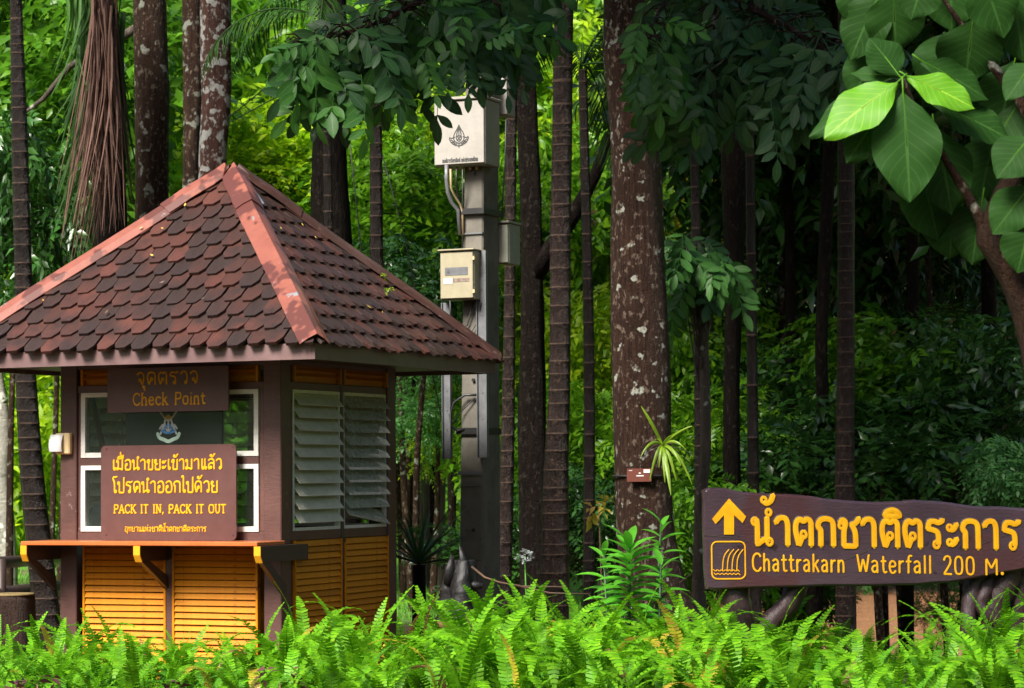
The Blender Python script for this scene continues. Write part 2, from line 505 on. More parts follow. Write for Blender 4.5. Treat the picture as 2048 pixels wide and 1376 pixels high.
M_cap_y = paint('bracket_yellow_paint', (.75, .36, .012), (.7, .3, .01), 6, .4, (1, 1, 1), .1)
M_letter = paint('letter_yellow_paint', (.80, .40, .008), (.70, .32, .007), 9, .45, (1, 1, 1), .05, spec=.2)
M_white = paint('white_frame_paint', (.75, .74, .70), (.62, .61, .57), 8, .4, (1, 1, 3), .12)
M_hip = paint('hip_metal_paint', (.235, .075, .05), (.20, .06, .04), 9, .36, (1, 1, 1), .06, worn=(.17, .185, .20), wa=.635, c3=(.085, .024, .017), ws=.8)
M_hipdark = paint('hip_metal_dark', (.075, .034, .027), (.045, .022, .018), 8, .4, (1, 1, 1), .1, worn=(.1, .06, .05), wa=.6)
M_hipgrey = paint('bare_flashing', (.30, .34, .38), (.18, .2, .22), 7, .38, (1, 1, 1), .1, worn=(.3, .1, .07), wa=.6)
M_concrete = paint('concrete', (.17, .155, .13), (.10, .09, .075), 7, .8, (1, 1, 1), .5, worn=(.09, .085, .07), wa=.6)
M_beige = paint('cabinet_beige', (.38, .36, .33), (.34, .32, .285), 5, .38, (1, 1, 1), .05, worn=(.33, .27, .2), wa=.73)
M_grey = paint('galvanised_metal', (.17, .175, .185), (.115, .12, .13), 12, .4, (1, 1, 1), .1)
M_black = paint('black_rubber', (.014, .014, .014), (.022, .022, .022), 8, .45, (1, 1, 1), .1)
M_tan = paint('tan_cable', (.40, .29, .17), (.34, .24, .13), 8, .5, (1, 1, 1), .1)
M_paper = paint('white_paper', (.8, .8, .8), (.74, .74, .74), 8, .6, (1, 1, 1), .05)
M_cream = paint('cream_plastic', (.68, .52, .30), (.62, .46, .25), 8, .4, (1, 1, 1), .05)
M_ink = paint('black_ink', (.03, .03, .03), (.05, .05, .05), 8, .6, (1, 1, 1), .0)
M_wood = paint('bare_wood', (.22, .12, .06), (.16, .085, .04), 5, .6, (1, 1, 8), .3)
M_sign = paint('plank_paint', (.066, .039, .052), (.042, .025, .035), 3.0, .2, (1.2, 1, 5), .55, worn=(.022, .012, .015), wa=.60, c3=(.055, .022, .026), ws=1.1)
M_signback = M_dark

def tilemat():
    t = NT('wood_shingle')
    oi = t.n('ObjectInfo')
    c = t.ramp(oi.outputs['Random'], [(0, (.016, .011, .011)), (.22, (.028, .016, .014)), (.42, (.048, .019, .015)), (.68, (.074, .025, .018)), (1, (.112, .037, .027))])
    v = t.coords((1, 1, 1))
    s = t.noise(t.coords((22, 3, 3)), 4, 6, .7)
    k = t.noise(t.n('Mapping', {'Vector': t.n('NewGeometry').outputs['Position']}).outputs[0], 3.4, 5, .65)
    c = t.mix(t.ramp(k, [(.42, (0, 0, 0)), (.62, (.9,) * 3)]), c, (.018, .014, .014))
    c = t.mix(t.ramp(s, [(.4, (.6,) * 3), (.62, (0, 0, 0))]), c, (.045, .026, .022))
    return t.out(t.prin(c, .42, t.bump(s, .8, .014), **{'Specular IOR Level': .22}))
M_tile = tilemat()

def glassmat(name, tint, frost, froughness, fcol):
    t = NT(name)
    tr = t.n('BsdfTransparent', {'Color': (*tint, 1)}).outputs[0]
    gl = t.n('BsdfGlossy', {'Color': (1, 1, 1, 1), 'Roughness': .03}).outputs[0]
    fr = t.n('Fresnel', {'IOR': 1.28}).outputs[0]
    a = t.n('MixShader', {'Fac': fr, 1: tr, 2: gl}).outputs[0]
    nz = t.noise(t.coords((1, 1, 1)), 5, 5, .6)
    fac = t.n('MapRange', {'Value': nz, 'From Min': .3, 'From Max': .7, 'To Min': frost * .75, 'To Max': min(1, frost * 1.2)}).outputs[0]
    d = t.prin(fcol, froughness)
    return t.out(t.n('MixShader', {'Fac': fac, 1: a, 2: d}).outputs[0])
M_pane = glassmat('window_glass', (.86, .94, .89), .012, .4, (.5, .55, .52))
M_blade = glassmat('dusty_louvre_glass', (.78, .84, .78), .66, .25, (.86, .82, .70))

M_blade2 = glassmat('clear_louvre_glass', (.80, .86, .80), .34, .25, (.80, .76, .64))

# ------------------------------------------------------------------ ground, river
def ground_mat():
    t = NT('ground')
    pos = t.n('NewGeometry').outputs['Position']
    sx = t.n('SeparateXYZ', {'Vector': pos})
    n1 = t.noise(pos, .35, 5)
    n2 = t.noise(pos, 6, 8, .7)
    soil = t.mix(t.ramp(n2, [(.35, (0, 0, 0)), (.65, (1, 1, 1))]), (.045, .028, .018), (.10, .06, .035))
    grass = t.mix(t.ramp(n2, [(.3, (0, 0, 0)), (.7, (1, 1, 1))]), (.05, .14, .015), (.12, .26, .03))
    far = t.n('MapRange', {'Value': sx.outputs[1], 'From Min': 24.0, 'From Max': 27.0}).outputs[0]
    k = t.n('Math', {0: far, 1: t.ramp(n1, [(.36, (0, 0, 0)), (.44, (1, 1, 1))])}, operation='MULTIPLY').outputs[0]
    lx = t.n('MapRange', {'Value': sx.outputs[0], 'From Min': 2.6, 'From Max': 1.6}).outputs[0]
    k = t.n('Math', {0: k, 1: lx}, operation='MULTIPLY').outputs[0]
    hill = t.n('MapRange', {'Value': sx.outputs[2], 'From Min': 1.0, 'From Max': 3.0}).outputs[0]
    c = t.mix(k, soil, grass)
    c = t.mix(hill, c, t.mix(n2, (.015, .04, .008), (.04, .10, .015)))
    return t.out(t.prin(c, .9, t.bump(n2, .8, .05)))

def axis(a, b, fine0, fine1, step):
    xs = list(np.arange(fine0, fine1 + 1e-6, step))
    d = step
    while xs[-1] < b:
        d *= 1.25
        xs.append(min(b, xs[-1] + d))
    d = step
    while xs[0] > a:
        d *= 1.25
        xs.insert(0, max(a, xs[0] - d))
    return xs
gx, gy = axis(-260, 260, -6, 8, .35), axis(-60, 400, 6, 45, .35)
V = [(x, y, gz(x, y)) for y in gy for x in gx]
nx = len(gx)
Fq = [(j * nx + i, j * nx + i + 1, (j + 1) * nx + i + 1, (j + 1) * nx + i) for j in range(len(gy) - 1) for i in range(nx - 1)]
tag(obj('ground', npmesh('ground', V, Fq, True), None, ground_mat()), kind='structure')

def water_mat():
    t = NT('muddy_water')
    pos = t.n('NewGeometry').outputs['Position']
    m = t.n('Mapping', {'Vector': pos, 'Scale': (.5, 2.6, 1)}).outputs[0]
    n = t.noise(m, 3.2, 6, .65)
    c = t.mix(n, (.26, .115, .06), (.36, .18, .10))
    return t.out(t.prin(c, .12, t.bump(n, .8, .05)))
wx, wy = np.linspace(2.2, 34, 30), np.linspace(31, 66, 40)
V = [(x, y, -1.42 + .02 * math.sin(3 * y + .6 * x)) for y in wy for x in wx]
Fq = [(j * 30 + i, j * 30 + i + 1, (j + 1) * 30 + i + 1, (j + 1) * 30 + i) for j in range(39) for i in range(29)]
tag(obj('river_water', npmesh('river_water', V, Fq, True), None, water_mat()), kind='structure')

# ------------------------------------------------------------------ the check point booth
PHI, HW, OV = 0.41, 0.877, 0.557
KC = Vector((-2.012, 17.954, 0))
KM = Matrix.Translation(KC) @ Matrix.Rotation(-PHI, 4, 'Z')
KI = KM.inverted()
def kface(px, py, off, side=0):
    """point of the booth's face (0 front, 1 right) seen at a place in the photograph: (x along face, z)"""
    S = Matrix.Rotation(-side * math.pi / 2, 4, 'Z')
    o = S @ (KI @ Vector((0, 0, EYE)))
    d = S.to_3x3() @ (KI.to_3x3() @ ray(px, py))
    k = (-(HW + off) - o.y) / d.y
    p = o + d * k
    return p.x, p.z
def kx(px, py=1000, off=0, side=0): return kface(px, py, off, side)[0]
def kz(py, px=300, off=0, side=0): return kface(px, py, off, side)[1]

booth = thing('ticket_booth', 'small brown and yellow check point booth with pyramid shingle roof', 'booth', KC, -PHI)
def side_M(k): return Matrix.Rotation(k * math.pi / 2, 4, 'Z')
def put(o, M):
    o.matrix_local = M
    return o

zt = 2.30          # underside of the eaves
PW = .135
for k in range(4):
    mb = MB().box(HW - PW, HW, -HW, -HW + PW, 0, zt + .05, ch=.006)
    put(mb.obj('post', M_brown, booth), side_M(k))
zA, zB = kz(783), kz(768)                 # head rail
zC, zD = kz(930), kz(914)                 # middle rail
zE_, zF = kz(1082), kz(1063)              # sill rail
zCt = kface(300, 1083.5, .37)[1]          # counter top

def rail(name, k, x0, x1, z0, z1, y0=.012, y1=.07, mat=M_brown):
    mb = MB().box(x0, x1, -HW + y0, -HW + y1, z0, z1, ch=.003)
    return put(mb.obj(name, mat, booth), side_M(k))
IX = HW - PW
for k in range(4):
    rail('top_plate', k, -IX, IX, zt - .0, zt + .05)
    rail('head_rail', k, -IX, IX, zA, zB)
    rail('sill_rail', k, -IX, IX, zE_ , zF)
    rail('base_rail', k, -IX, IX, .02, .10)
fxl, fxr = kx(161), kx(516)
rail('stile', 0, -IX, fxl, zF, zA, .02, .06)
rail('stile', 0, fxr, IX, zF, zA, .02, .06)
rail('middle_rail', 0, fxl, fxr, zD if zD < zC else zC, zC if zC > zD else zD, .012, .06)
cxl, cxr = kx(331, 1200), kx(344, 1200)
rail('centre_post', 0, cxl, cxr, .10, zE_, .005, .07)

# front windows: white frame with one sheet of glass each
def window(x0, x1, z0, z1):
    w = .034
    mb = MB()
    mb.box(x0, x0 + w, -HW + .004, -HW + .05, z0, z1).box(x1 - w, x1, -HW + .004, -HW + .05, z0, z1)
    mb.box(x0 + w, x1 - w, -HW + .006, -HW + .05, z0, z0 + w).box(x0 + w, x1 - w, -HW + .006, -HW + .05, z1 - w * .9, z1)
    fr = mb.obj('window', M_white, booth)
    MB().box(x0 + w * .8, x1 - w * .8, -HW + .026, -HW + .03, z0 + w * .8, z1 - w * .8).obj('pane', M_pane, fr)
window(fxl, fxr, max(zC, zD), zA)
window(fxl, fxr, zF, min(zC, zD))

SLATS = {}
def slat_panel(name, k, x0, x1, z0, z1, pitch, mat, hgt=.036, proud=0.0):
    b = .016
    mb = MB().box(x0, x0 + b, -HW - proud, -HW + .04, z0, z1).box(x1 - b, x1, -HW - proud, -HW + .04, z0, z1)
    mb.box(x0 + b, x1 - b, -HW + .036, -HW + .044, z0, z1)
    p = put(mb.obj(name, mat, booth), side_M(k))
    key = (round(x1 - x0, 3), hgt, mat.name)
    if key not in SLATS:
        w = (x1 - x0) / 2 - b - .001
        pr = [(-.015, -hgt / 2), (-.006, -hgt / 2), (.009, hgt / 2), (.001, hgt / 2)]
        m = MB().add([(sx * w, y, z) for sx in (-1, 1) for y, z in pr],
                     [(0, 1, 2, 3), (7, 6, 5, 4), (0, 4, 5, 1), (1, 5, 6, 2), (2, 6, 7, 3), (3, 7, 4, 0)])
        SLATS[key] = m.mesh('slat')
    n = int((z1 - z0) / pitch)
    for i in range(n):
        o = obj('slat', SLATS[key], p, mat, ((x0 + x1) / 2, -HW + .016, z1 - pitch * (i + .5)))
        o.rotation_euler = (U(-.06, .06), U(-.006, .006), 0)
PIT = .0437
slat_panel('louvre_panel', 0, kx(165, 1200), cxl, .10, zE_ - .002, PIT, M_yellow)
slat_panel('louvre_panel', 0, cxr, kx(515, 1200), .10, zE_ - .002, PIT, M_yellow)
slat_panel('vent', 0, fxl, 0, zB, zt, .0385, M_vent, .022)
slat_panel('vent', 0, 0, fxr, zB, zt, .0385, M_vent, .022)
# other walls: two bays of glass louvres over two slatted panels
rxa, rxb, rxc, rxd = kx(590, 900, 0, 1), kx(684, 900, 0, 1), kx(690, 900, 0, 1), kx(777, 900, 0, 1)
rzt, rzb = kface(640, 779, 0, 1)[1], kface(640, 1064, 0, 1)[1]
def blade_mesh(w):
    t, h = .0025, .062
    a = rad(38)
    pr = []
    for (q, s) in ((-h, -t), (h, -t), (h, t), (-h, t)):
        pr.append((-math.sin(a) * -q + math.cos(a) * s if False else q * math.sin(a) + s * math.cos(a), q * math.cos(a) - s * math.sin(a)))
    # q runs up the blade; the foot stands out from the wall
    m = MB().add([(sx * w / 2, y, z) for sx in (-1, 1) for y, z in pr],
                 [(0, 1, 2, 3), (7, 6, 5, 4), (0, 4, 5, 1), (1, 5, 6, 2), (2, 6, 7, 3), (3, 7, 4, 0)])
    return m.mesh('glass_blade')
for k in (1, 2, 3):
    rail('bay_post', k, rxb, rxc, .10, zt, .008, .06, M_dark)
    rail('stile', k, -IX, rxa, .10, zt, .02, .06, M_brown)
    rail('stile', k, rxd, IX, .10, zt, .02, .06, M_brown)
    for (x0, x1) in ((rxa, rxb), (rxc, rxd)):
        slat_panel('louvre_panel', k, x0, x1, .10, zE_ - .002, PIT, M_yellow)
        slat_panel('vent', k, x0, x1, zB, zt, .0385, M_vent, .022)
        mb = MB()
        for xx in (x0, x1 - .02):
            mb.box(xx, xx + .02, -HW + .015, -HW + .05, zF, zA)
        mb.box(x0 + .02, x1 - .02, -HW + .01, -HW + .045, zA - .022, zA).box(x0 + .02, x1 - .02, -HW + .01, -HW + .045, zF, zF + .022)
        lw = put(mb.obj('louvre_window', M_white, booth), side_M(k))
        bm = blade_mesh(x1 - x0 - .044)
        n = 10
        pt = (zA - zF - .07) / n
        for i in range(n):
            o = obj('glass_blade', bm, lw, M_blade2 if x0 == rxc else M_blade, ((x0 + x1) / 2, -HW + .012, zA - .055 - pt * i))
            o.rotation_euler = (U(-.05, .05), 0, 0)
            if k == 1 and x0 == rxc and i == n - 1:
                o.rotation_euler = (.0, rad(7), 0)
MB().box(-HW + .08, HW - .08, -HW + .08, HW - .08, .0, .06).obj('floor', M_dark, booth)

# counter on three brackets
cy0 = -HW - .37
cl, crr = kface(41, 1086, .37)[0], kface(514, 1086, .37)[0]
ctr = MB().box(cl, crr, cy0, -HW + .01, zCt - .028, zCt, ch=.004).obj('counter', M_counter, booth)
mb = MB()
for z in range(3):
    mb.box(cl + .002, crr - .002, cy0 + .11 * (z + 1) - .002, cy0 + .11 * (z + 1) + .002, zCt + .0005, zCt + .0012)
mb.obj('plank_joint', M_dark, ctr)
zb = zCt - .028
def bracket(x0, x1, yback, zfoot):
    pr = [(cy0 + .004, zb), (cy0 + .004, zb - .06), (cy0 + .03, zb - .105), (yback, zb - .105), (yback, zb)]
    mb = MB()
    n = len(pr)
    mb.add([(x, y, z) for x in (x0, x1) for y, z in pr],
           [list(range(n)), list(range(n, 2 * n))[::-1]] + [(i, n + i, n + (i + 1) % n, (i + 1) % n) for i in range(n)])
    pr2 = [(cy0 + .035, zb - .106), (cy0 + .135, zb - .106), (-HW - .004, zfoot + .085), (-HW - .004, zfoot)]
    xa, xb = x0 + .006, x1 - .006
    mb.add([(x, y, z) for x in (xa, xb) for y, z in pr2],
           [(0, 1, 2, 3), (7, 6, 5, 4), (0, 4, 5, 1), (1, 5, 6, 2), (2, 6, 7, 3), (3, 7, 4, 0)])
    o = mb.obj('bracket', M_dark, booth)
    m2 = MB().box(x0 - .002, x1 + .002, cy0 - .006, cy0 + .003, zb - .062, zb - .001)
    M = Matrix.Translation((0, cy0 + .0, zb - .062)) @ Matrix.Rotation(rad(30), 4, 'X')
    m2.box(x0 - .002, x1 + .002, -.006, .003, -.052, 0, M)
    m2.obj('end_cap', M_cap_y, o)
bzf = kz(1176)
bracket(cl + .005, cl + .05, -HW + .05, bzf - .02)
bracket(kface(268, 1100, .37)[0], kface(280, 1100, .37)[0], -HW - .002, bzf)
bracket(max(HW + .004, crr - .05), max(HW + .004, crr - .05) + .045, -HW + .29, bzf - .05)

# roof
ze, EV, AP = zt + .09, HW + OV, 3.725
roof = MB()
q = EV - .03
roof.add([(-q, -q, ze), (q, -q, ze), (q, q, ze), (-q, q, ze), (0, 0, AP - .045), (-q, -q, zt + .03), (q, -q, zt + .03), (q, q, zt + .03), (-q, q, zt + .03)],
         [(0, 1, 4), (1, 2, 4), (2, 3, 4), (3, 0, 4), (0, 5, 6, 1), (1, 6, 7, 2), (2, 7, 8, 3), (3, 8, 5, 0), (8, 7, 6, 5)])
roof = roof.obj('roof', M_dark, booth)
for k in range(4):
    mb = MB().box(-EV, EV - .026, -EV, -EV + .025, zt, zt + .105)
    put(mb.obj('fascia', M_fascia, roof), side_M(k))
SL = math.hypot(EV, AP - ze)
va = Vector((0, EV, AP - ze)) / SL            # up the slope of the front face
vn = Vector((0, -(AP - ze), EV)) / SL
EXP = .157
NR = int(SL / EXP)
TIL = {}
def tile_mesh(w, l, clip=None):
    """shingle with clipped corners; clip = (left, right) limits along its row as functions of height"""
    out = [(-w / 2, l), (w / 2, l), (w / 2, .06), (w * .27, .004), (-w * .27, 0), (-w / 2, .055)]
    if clip:
        out = [(min(max(x, clip(y)[0]), clip(y)[1]), y) for x, y in out]
    vs = [(x, y, .0) for x, y in out] + [(x, y, .02) for x, y in out]
    n = 6
    return MB().add(vs, [list(range(n))[::-1], list(range(n, 2 * n))] + [(i, (i + 1) % n, n + (i + 1) % n, n + i) for i in range(n)]).mesh('shingle')
rest = MB()
for k in range(4):
    SM = side_M(k)
    for r in range(NR + 1):
        v0 = r * EXP - .045
        half = EV + .03 - EV * max(v0, 0) / SL
        n = max(1, int(round(2 * half / .143)))
        tw = .143
        off = (.5 if r % 2 else 0) * tw + U(-.02, .02)
        i = -int(half / tw) - 2
        while i * tw + off < half + tw:
            c = i * tw + off + U(-.008, .008)
            i += 1
            if abs(c) > half + .02:
                continue
            w = tw - .006 + U(-.012, .01)
            l = .26
            if v0 + l > SL - .03:
                l = max(.08, SL - .03 - v0)
            dv = U(-.014, .014)
            edge = abs(c) + w / 2 > half - EV * l / SL - .02
            lim = lambda y, c=c, v0=v0 + dv: (-(EV + .02 - EV * max(0, v0 + y) / SL) - c, (EV + .02 - EV * max(0, v0 + y) / SL) - c)
            if edge:
                a, b = lim(0)
                if min(w / 2, b) - max(-w / 2, a) < .03:
                    continue
                me = tile_mesh(w, l, lim)
            else:
                key = (int(w * 250), round(l, 2))
                if key not in TIL:
                    TIL[key] = tile_mesh(w, l)
                me = TIL[key]
            org = Vector((c, -EV, ze)) + va * (v0 + dv) + vn * (.034 + U(0, .006))
            R = Matrix(((1, 0, 0), (0, va.y, vn.y), (0, va.z, vn.z))).to_4x4()
            T = SM @ Matrix.Translation(org) @ R @ Matrix.Rotation(-rad(6.2) + U(-.012, .012), 4, 'X') @ Matrix.Rotation(U(-.03, .03), 4, 'Z')
            if k in (0, 1):
                put(obj('shingle', me, roof, M_tile), T)
            else:
                rest.add([T @ p.co for p in me.vertices], [list(p.vertices) for p in me.polygons])
o = rest.obj('rear_shingles', M_tile, roof)
tag(o, kind='stuff')
# bits of litter caught on the shingles
ML = [paint('litter_yellow', (.5, .36, .06), (.4, .25, .05), 9, .6), paint('litter_brown', (.1, .055, .03), (.07, .04, .02), 9, .6)]
for i in range(16):
    k = i % 2
    v = U(.05, .8)
    u_ = U(-.85, .85) * (EV - EV * v)
    p = Vector((u_, -EV, ze)) + va * (v * SL) + vn * .075
    R = Matrix(((1, 0, 0), (0, va.y, vn.y), (0, va.z, vn.z))).to_4x4()
    s = U(.012, .026)
    m = MB().add([(-s, 0, .002), (0, -s * .4, 0), (s, 0, .003), (0, s * .4, 0), (0, 0, .004)], [(0, 1, 4), (1, 2, 4), (2, 3, 4), (3, 0, 4)])
    put(m.obj('fallen_leaf', ML[i % 3 == 0], roof), side_M(k) @ Matrix.Translation(p) @ R @ Matrix.Rotation(U(0, 6), 4, 'Z'))
# hip caps: folded painted sheet, a short piece lapped over a long one
hv = Vector((EV, -EV, ze)) - Vector((0, 0, AP))
def hip(k, t0, t1, wid, lift, mat):
    """sheet from share t0 to t1 of the way from the top to the corner"""
    mb = MB()
    top = Vector((0, 0, AP))
    d = hv.normalized()
    f1 = (d.cross(vn)).normalized()              # in the front face, away from the hip
    vn2 = Vector((AP - ze, 0, EV)) / SL
    f2 = (vn2.cross(d)).normalized()
    if f1.x > 0: f1 = -f1
    if f2.y < 0: f2 = -f2
    nn = (vn + vn2).normalized()
    n = 7
    vs, fs = [], []
    for i in range(n):
        t = t0 + (t1 - t0) * i / (n - 1)
        c = top + hv * t + nn * (.080 + lift + .004 * math.sin(5 * i))
        w = wid * (1 + .02 * math.sin(3 * i))
        w = min(w, .02 + t * 2.4)
        for p in (c + f1 * w - vn * .012, c + f1 * w * .5 + vn * .004, c + nn * .01, c + f2 * w * .5 + vn2 * .004, c + f2 * w - vn2 * .012):
            vs.append(p)
    b = len(vs)
    vs += [p - nn * .004 for p in vs]
    for i in range(n - 1):
        for j in range(4):
            a = i * 5 + j
            fs += [(a, a + 5, a + 6, a + 1), (b + a, b + a + 1, b + a + 6, b + a + 5)]
        for a in (i * 5, i * 5 + 4):
            fs.append((a, b + a, b + a + 5, a + 5))
    for i in (0, n - 1):
        for j in range(4):
            a = i * 5 + j
            fs.append((a, a + 1, b + a + 1, b + a))
    mb.add(vs, fs)
    return put(mb.obj('hip_cap', mat, roof), side_M(k))
for k in range(4):
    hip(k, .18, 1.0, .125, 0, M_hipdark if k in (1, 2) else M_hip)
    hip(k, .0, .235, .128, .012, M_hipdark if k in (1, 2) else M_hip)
# bare flashing beside the top of the near hip
pf = lambda u, v, h: Vector((EV, 0, ze)) + Vector((-EV, 0, AP - ze)) * v + Vector((0, u, 0)) + Vector((AP - ze, 0, EV)) / SL * h
mb = MB()
pts = [(-.02, .985), (-.17, .80), (-.30, .765), (-.12, .80), (.0, .90)]
pts = [(-.05, .97), (-.29, .775), (-.13, .79), (.01, .93)]
mb.add([pf(u, v, .056) for u, v in pts] + [pf(u, v, .05) for u, v in pts], [(3, 2, 1, 0), (4, 5, 6, 7), (0, 1, 5, 4), (1, 2, 6, 5), (2, 3, 7, 6), (3, 0, 4, 7)])
mb.obj('flashing', M_hipgrey, roof)

# ------------------------------------------------------------------ lettering helpers
def lettering(name, s, table, mat, parent, x0, x1, zbase, hgt, wid, depth, plane, gap=.1, serif=0, tilt=0.0, thick=.004, loop=1.0, ringw=1.0):
    """letters from x0 to x1, raised on a plane: plane(x, z, h) -> point"""
    _, w = text_strokes(s, table, gap, serif)
    kx_, kz_ = (x1 - x0) / w, hgt
    cl = []                                  # a letter with the signs above and below it
    for ch in s:
        if cl and table is TH and TH.get(ch, (1,))[0] == 0:
            cl[-1] += ch
        else:
            cl.append(ch)
    X, all_ = 0.0, MB()
    for ch in cl:
        st, w1 = text_strokes(ch, table, gap, serif, loop)
        if ch != ' ':
            st = [(c, [(x0 + (X + x) * kx_, zbase + y * kz_ + tilt * (X + x) * kx_) for x, y in p]) for c, p in st]
            if hgt > .12:
                halo = sweep(st, wid * 1.32, .0016, plane, None, ringw)
                halo.obj('letter_groove', M_dark, parent)
            if hgt > .04:
                sweep(st, wid, thick, plane, None, ringw).obj('letter', mat, parent)
            else:
                sweep(st, wid, thick, plane, all_)
        X += w1 + gap
    if all_.v:
        tag(all_.obj(name, mat, parent), kind='stuff')

def rounded(x0, x1, z0, z1, r, n=5):
    out = []
    for cx, cz, a0 in ((x1 - r, z1 - r, 0), (x0 + r, z1 - r, 90), (x0 + r, z0 + r, 180), (x1 - r, z0 + r, 270)):
        out += [(cx + r * math.cos(rad(a0 + 90 * i / n)), cz + r * math.sin(rad(a0 + 90 * i / n))) for i in range(n + 1)]
    return out

def board(name, label, cat, x0, x1, z0, z1, off, r, mat, th=.014, lean=0.0):
    """flat board in front of the booth's front wall; returns thing and plane function"""
    t = thing(name, label, cat)
    c = Vector(((x0 + x1) / 2, -HW - off, z0))
    t.matrix_world = KM @ Matrix.Translation(c) @ Matrix.Rotation(lean, 4, 'X')
    R = Matrix(((1, 0, 0, 0), (0, 0, -1, 0), (0, 1, 0, 0), (0, 0, 0, 1)))
    pts = rounded(x0 - c.x, x1 - c.x, 0, z1 - z0, r)
    # (x, y, depth) -> (x, -depth.., z)
    MB().prism(pts, 0, th, R).obj('panel', mat, t)
    return t, (lambda x, z, h: Vector((x - c.x, -th - .0005 - h, z - z0)))

# upper sign
o1 = .10
x0, z1 = kface(217, 722, o1)
x1, z0 = kface(459, 821, o1)
z1 = min(z1, zt - .004)
t, pl = board('hanging_sign', 'dark brown sign lettered Check Point in yellow, under the eaves', 'sign', x0, x1, z0, z1, o1, .012, M_board)
lettering('thai_lettering', 'จุดตรวจ', TH, M_letter, t, *[kface(p, 770, o1 + .014)[0] for p in (273, 398)], kface(335, 768, o1)[1], .083, .0125, 0, pl, .12)
lettering('english_lettering', 'Check Point', LA, M_letter, t, *[kface(p, 800, o1 + .014)[0] for p in (266, 411)], kface(335, 809, o1)[1], .079, .0115, 0, pl, .12, serif=.09)
# lower sign standing on the counter
o2 = .07
x0, _ = kface(204, 1000, o2)
x1, z1 = kface(474, 888, o2)
z0 = zCt + .002
t, pl = board('notice_board', 'rounded brown notice on the counter lettered PACK IT IN, PACK IT OUT', 'sign', x0, x1, z0, z1, o2, .035, M_board)
f = lambda p: kface(p, 1000, o2 + .014)[0]
g = lambda p: kface(335, p, o2 + .014)[1]
lettering('thai_lettering', 'เมื!อนํา ขยะเข้ามาแล้ว'.replace(' ', ''), TH, M_letter, t, f(225), f(445), g(939), .068, .0125, 0, pl, .1)
lettering('thai_lettering', 'โปรดนําออกไปด้วย', TH, M_letter, t, f(226), f(437), g(985), .075, .0125, 0, pl, .1)
lettering('english_lettering', 'PACK IT IN, PACK IT OUT', LA, M_letter, t, f(228), f(452), g(1026), .055, .0105, 0, pl, .12, serif=.11)
lettering('park_name_lettering', 'อุทยานแห่งชาตินํ^าตกชาติตระการ', TH, M_letter, t, f(250), f(413), g(1063), .031, .0062, 0, pl, .1, thick=.003)
mb = MB()
for px, py in ((213, 1070), (466, 1070), (213, 896), (466, 896)):
    c = pl(f(px), g(py), 0)
    mb.tube([c + Vector((0, .001, 0)), c + Vector((0, -.003, 0))], .005, 8)
tag(mb.obj('screws', M_dark, t), kind='stuff')

# cream socket box with a white flap on the left post
x0, z0 = kface(117, 909, .0)
x1, z1 = kface(146, 866, .0)
t = thing('socket_box', 'cream plastic box with a white paper flap on the left booth post', 'socket box')
t.matrix_world = KM @ Matrix.Translation((x0, -HW, z0))
MB().box(0, x1 - x0, -.045, -.001, 0, z1 - z0, ch=.008).obj('case', M_cream, t)
w, h = x1 - x0, z1 - z0
mb = MB()
n = 6
vs = []
for i in range(n + 1):
    a = i / n
    vs += [(-.03 + sx * w * .86, -.05 - .035 * math.sin(a * 2.2) * (1 - .3 * a), h * (.93 - .8 * a)) for sx in (0, 1)]
b = len(vs)
vs += [(x, y + .002, z) for x, y, z in vs]
fs = []
for i in range(n):
    a = 2 * i
    fs += [(a, a + 2, a + 3, a + 1), (b + a, b + a + 1, b + a + 3, b + a + 2), (a, b + a, b + a + 2, a + 2), (a + 1, a + 3, b + a + 3, b + a + 1)]
mb.add(vs, fs, 0, True).obj('flap', M_paper, t)

# things inside the booth, seen through the panes
def inside(px, py, depth):
    x, z = kface(px, py, -depth)
    return Vector((x, -HW + depth, z))
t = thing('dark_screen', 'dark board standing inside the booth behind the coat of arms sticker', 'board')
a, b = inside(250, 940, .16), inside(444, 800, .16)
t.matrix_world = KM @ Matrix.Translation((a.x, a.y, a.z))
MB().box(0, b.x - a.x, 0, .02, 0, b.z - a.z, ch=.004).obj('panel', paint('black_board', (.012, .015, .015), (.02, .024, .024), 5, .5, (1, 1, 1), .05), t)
# the coat of arms: two bearers, shield, gold crest, ribbon
cc = inside(337, 852, .025)
ex = (inside(360, 852, .025) - inside(314, 852, .025)).x / 2
t = thing('window_sticker', 'silver, blue and gold coat of arms sticker on the upper booth window', 'sticker')
t.matrix_world = KM @ Matrix.Translation(cc)
pe = lambda x, y, h: Vector((x * ex, -.001 - h * ex * .3, y * ex))
M_silver = paint('silver_thread', (.55, .55, .55), (.4, .4, .4), 20, .5, (1, 1, 1), .1)
M_blue = paint('blue_thread', (.05, .2, .5), (.08, .3, .6), 20, .5, (1, 1, 1), .1)
M_gold = paint('gold_thread', (.6, .4, .05), (.5, .3, .05), 20, .5, (1, 1, 1), .1)
M_mint = paint('mint_ribbon', (.45, .6, .5), (.35, .52, .42), 20, .5, (1, 1, 1), .1)
arms = [[(-.8, 1.2), (-.45, .75), (-.2, .5), (-.55, -.3), (-.7, -.6)], [(.8, 1.2), (.45, .75), (.2, .5), (.55, -.3), (.7, -.6)],
        [(-.3, .45), (-.3, -.1), (0, -.45), (.3, -.1), (.3, .45), (-.3, .45)], [(-.5, .1), (-.75, -.2)], [(.5, .1), (.75, -.2)], [(-.25, .0), (.25, .0)], [(0, .4), (0, -.4)]]
sweep([(False, chaikin([(x, y) for x, y in p], 1)) for p in arms], .16, .09, pe).obj('bearers', M_silver, t)
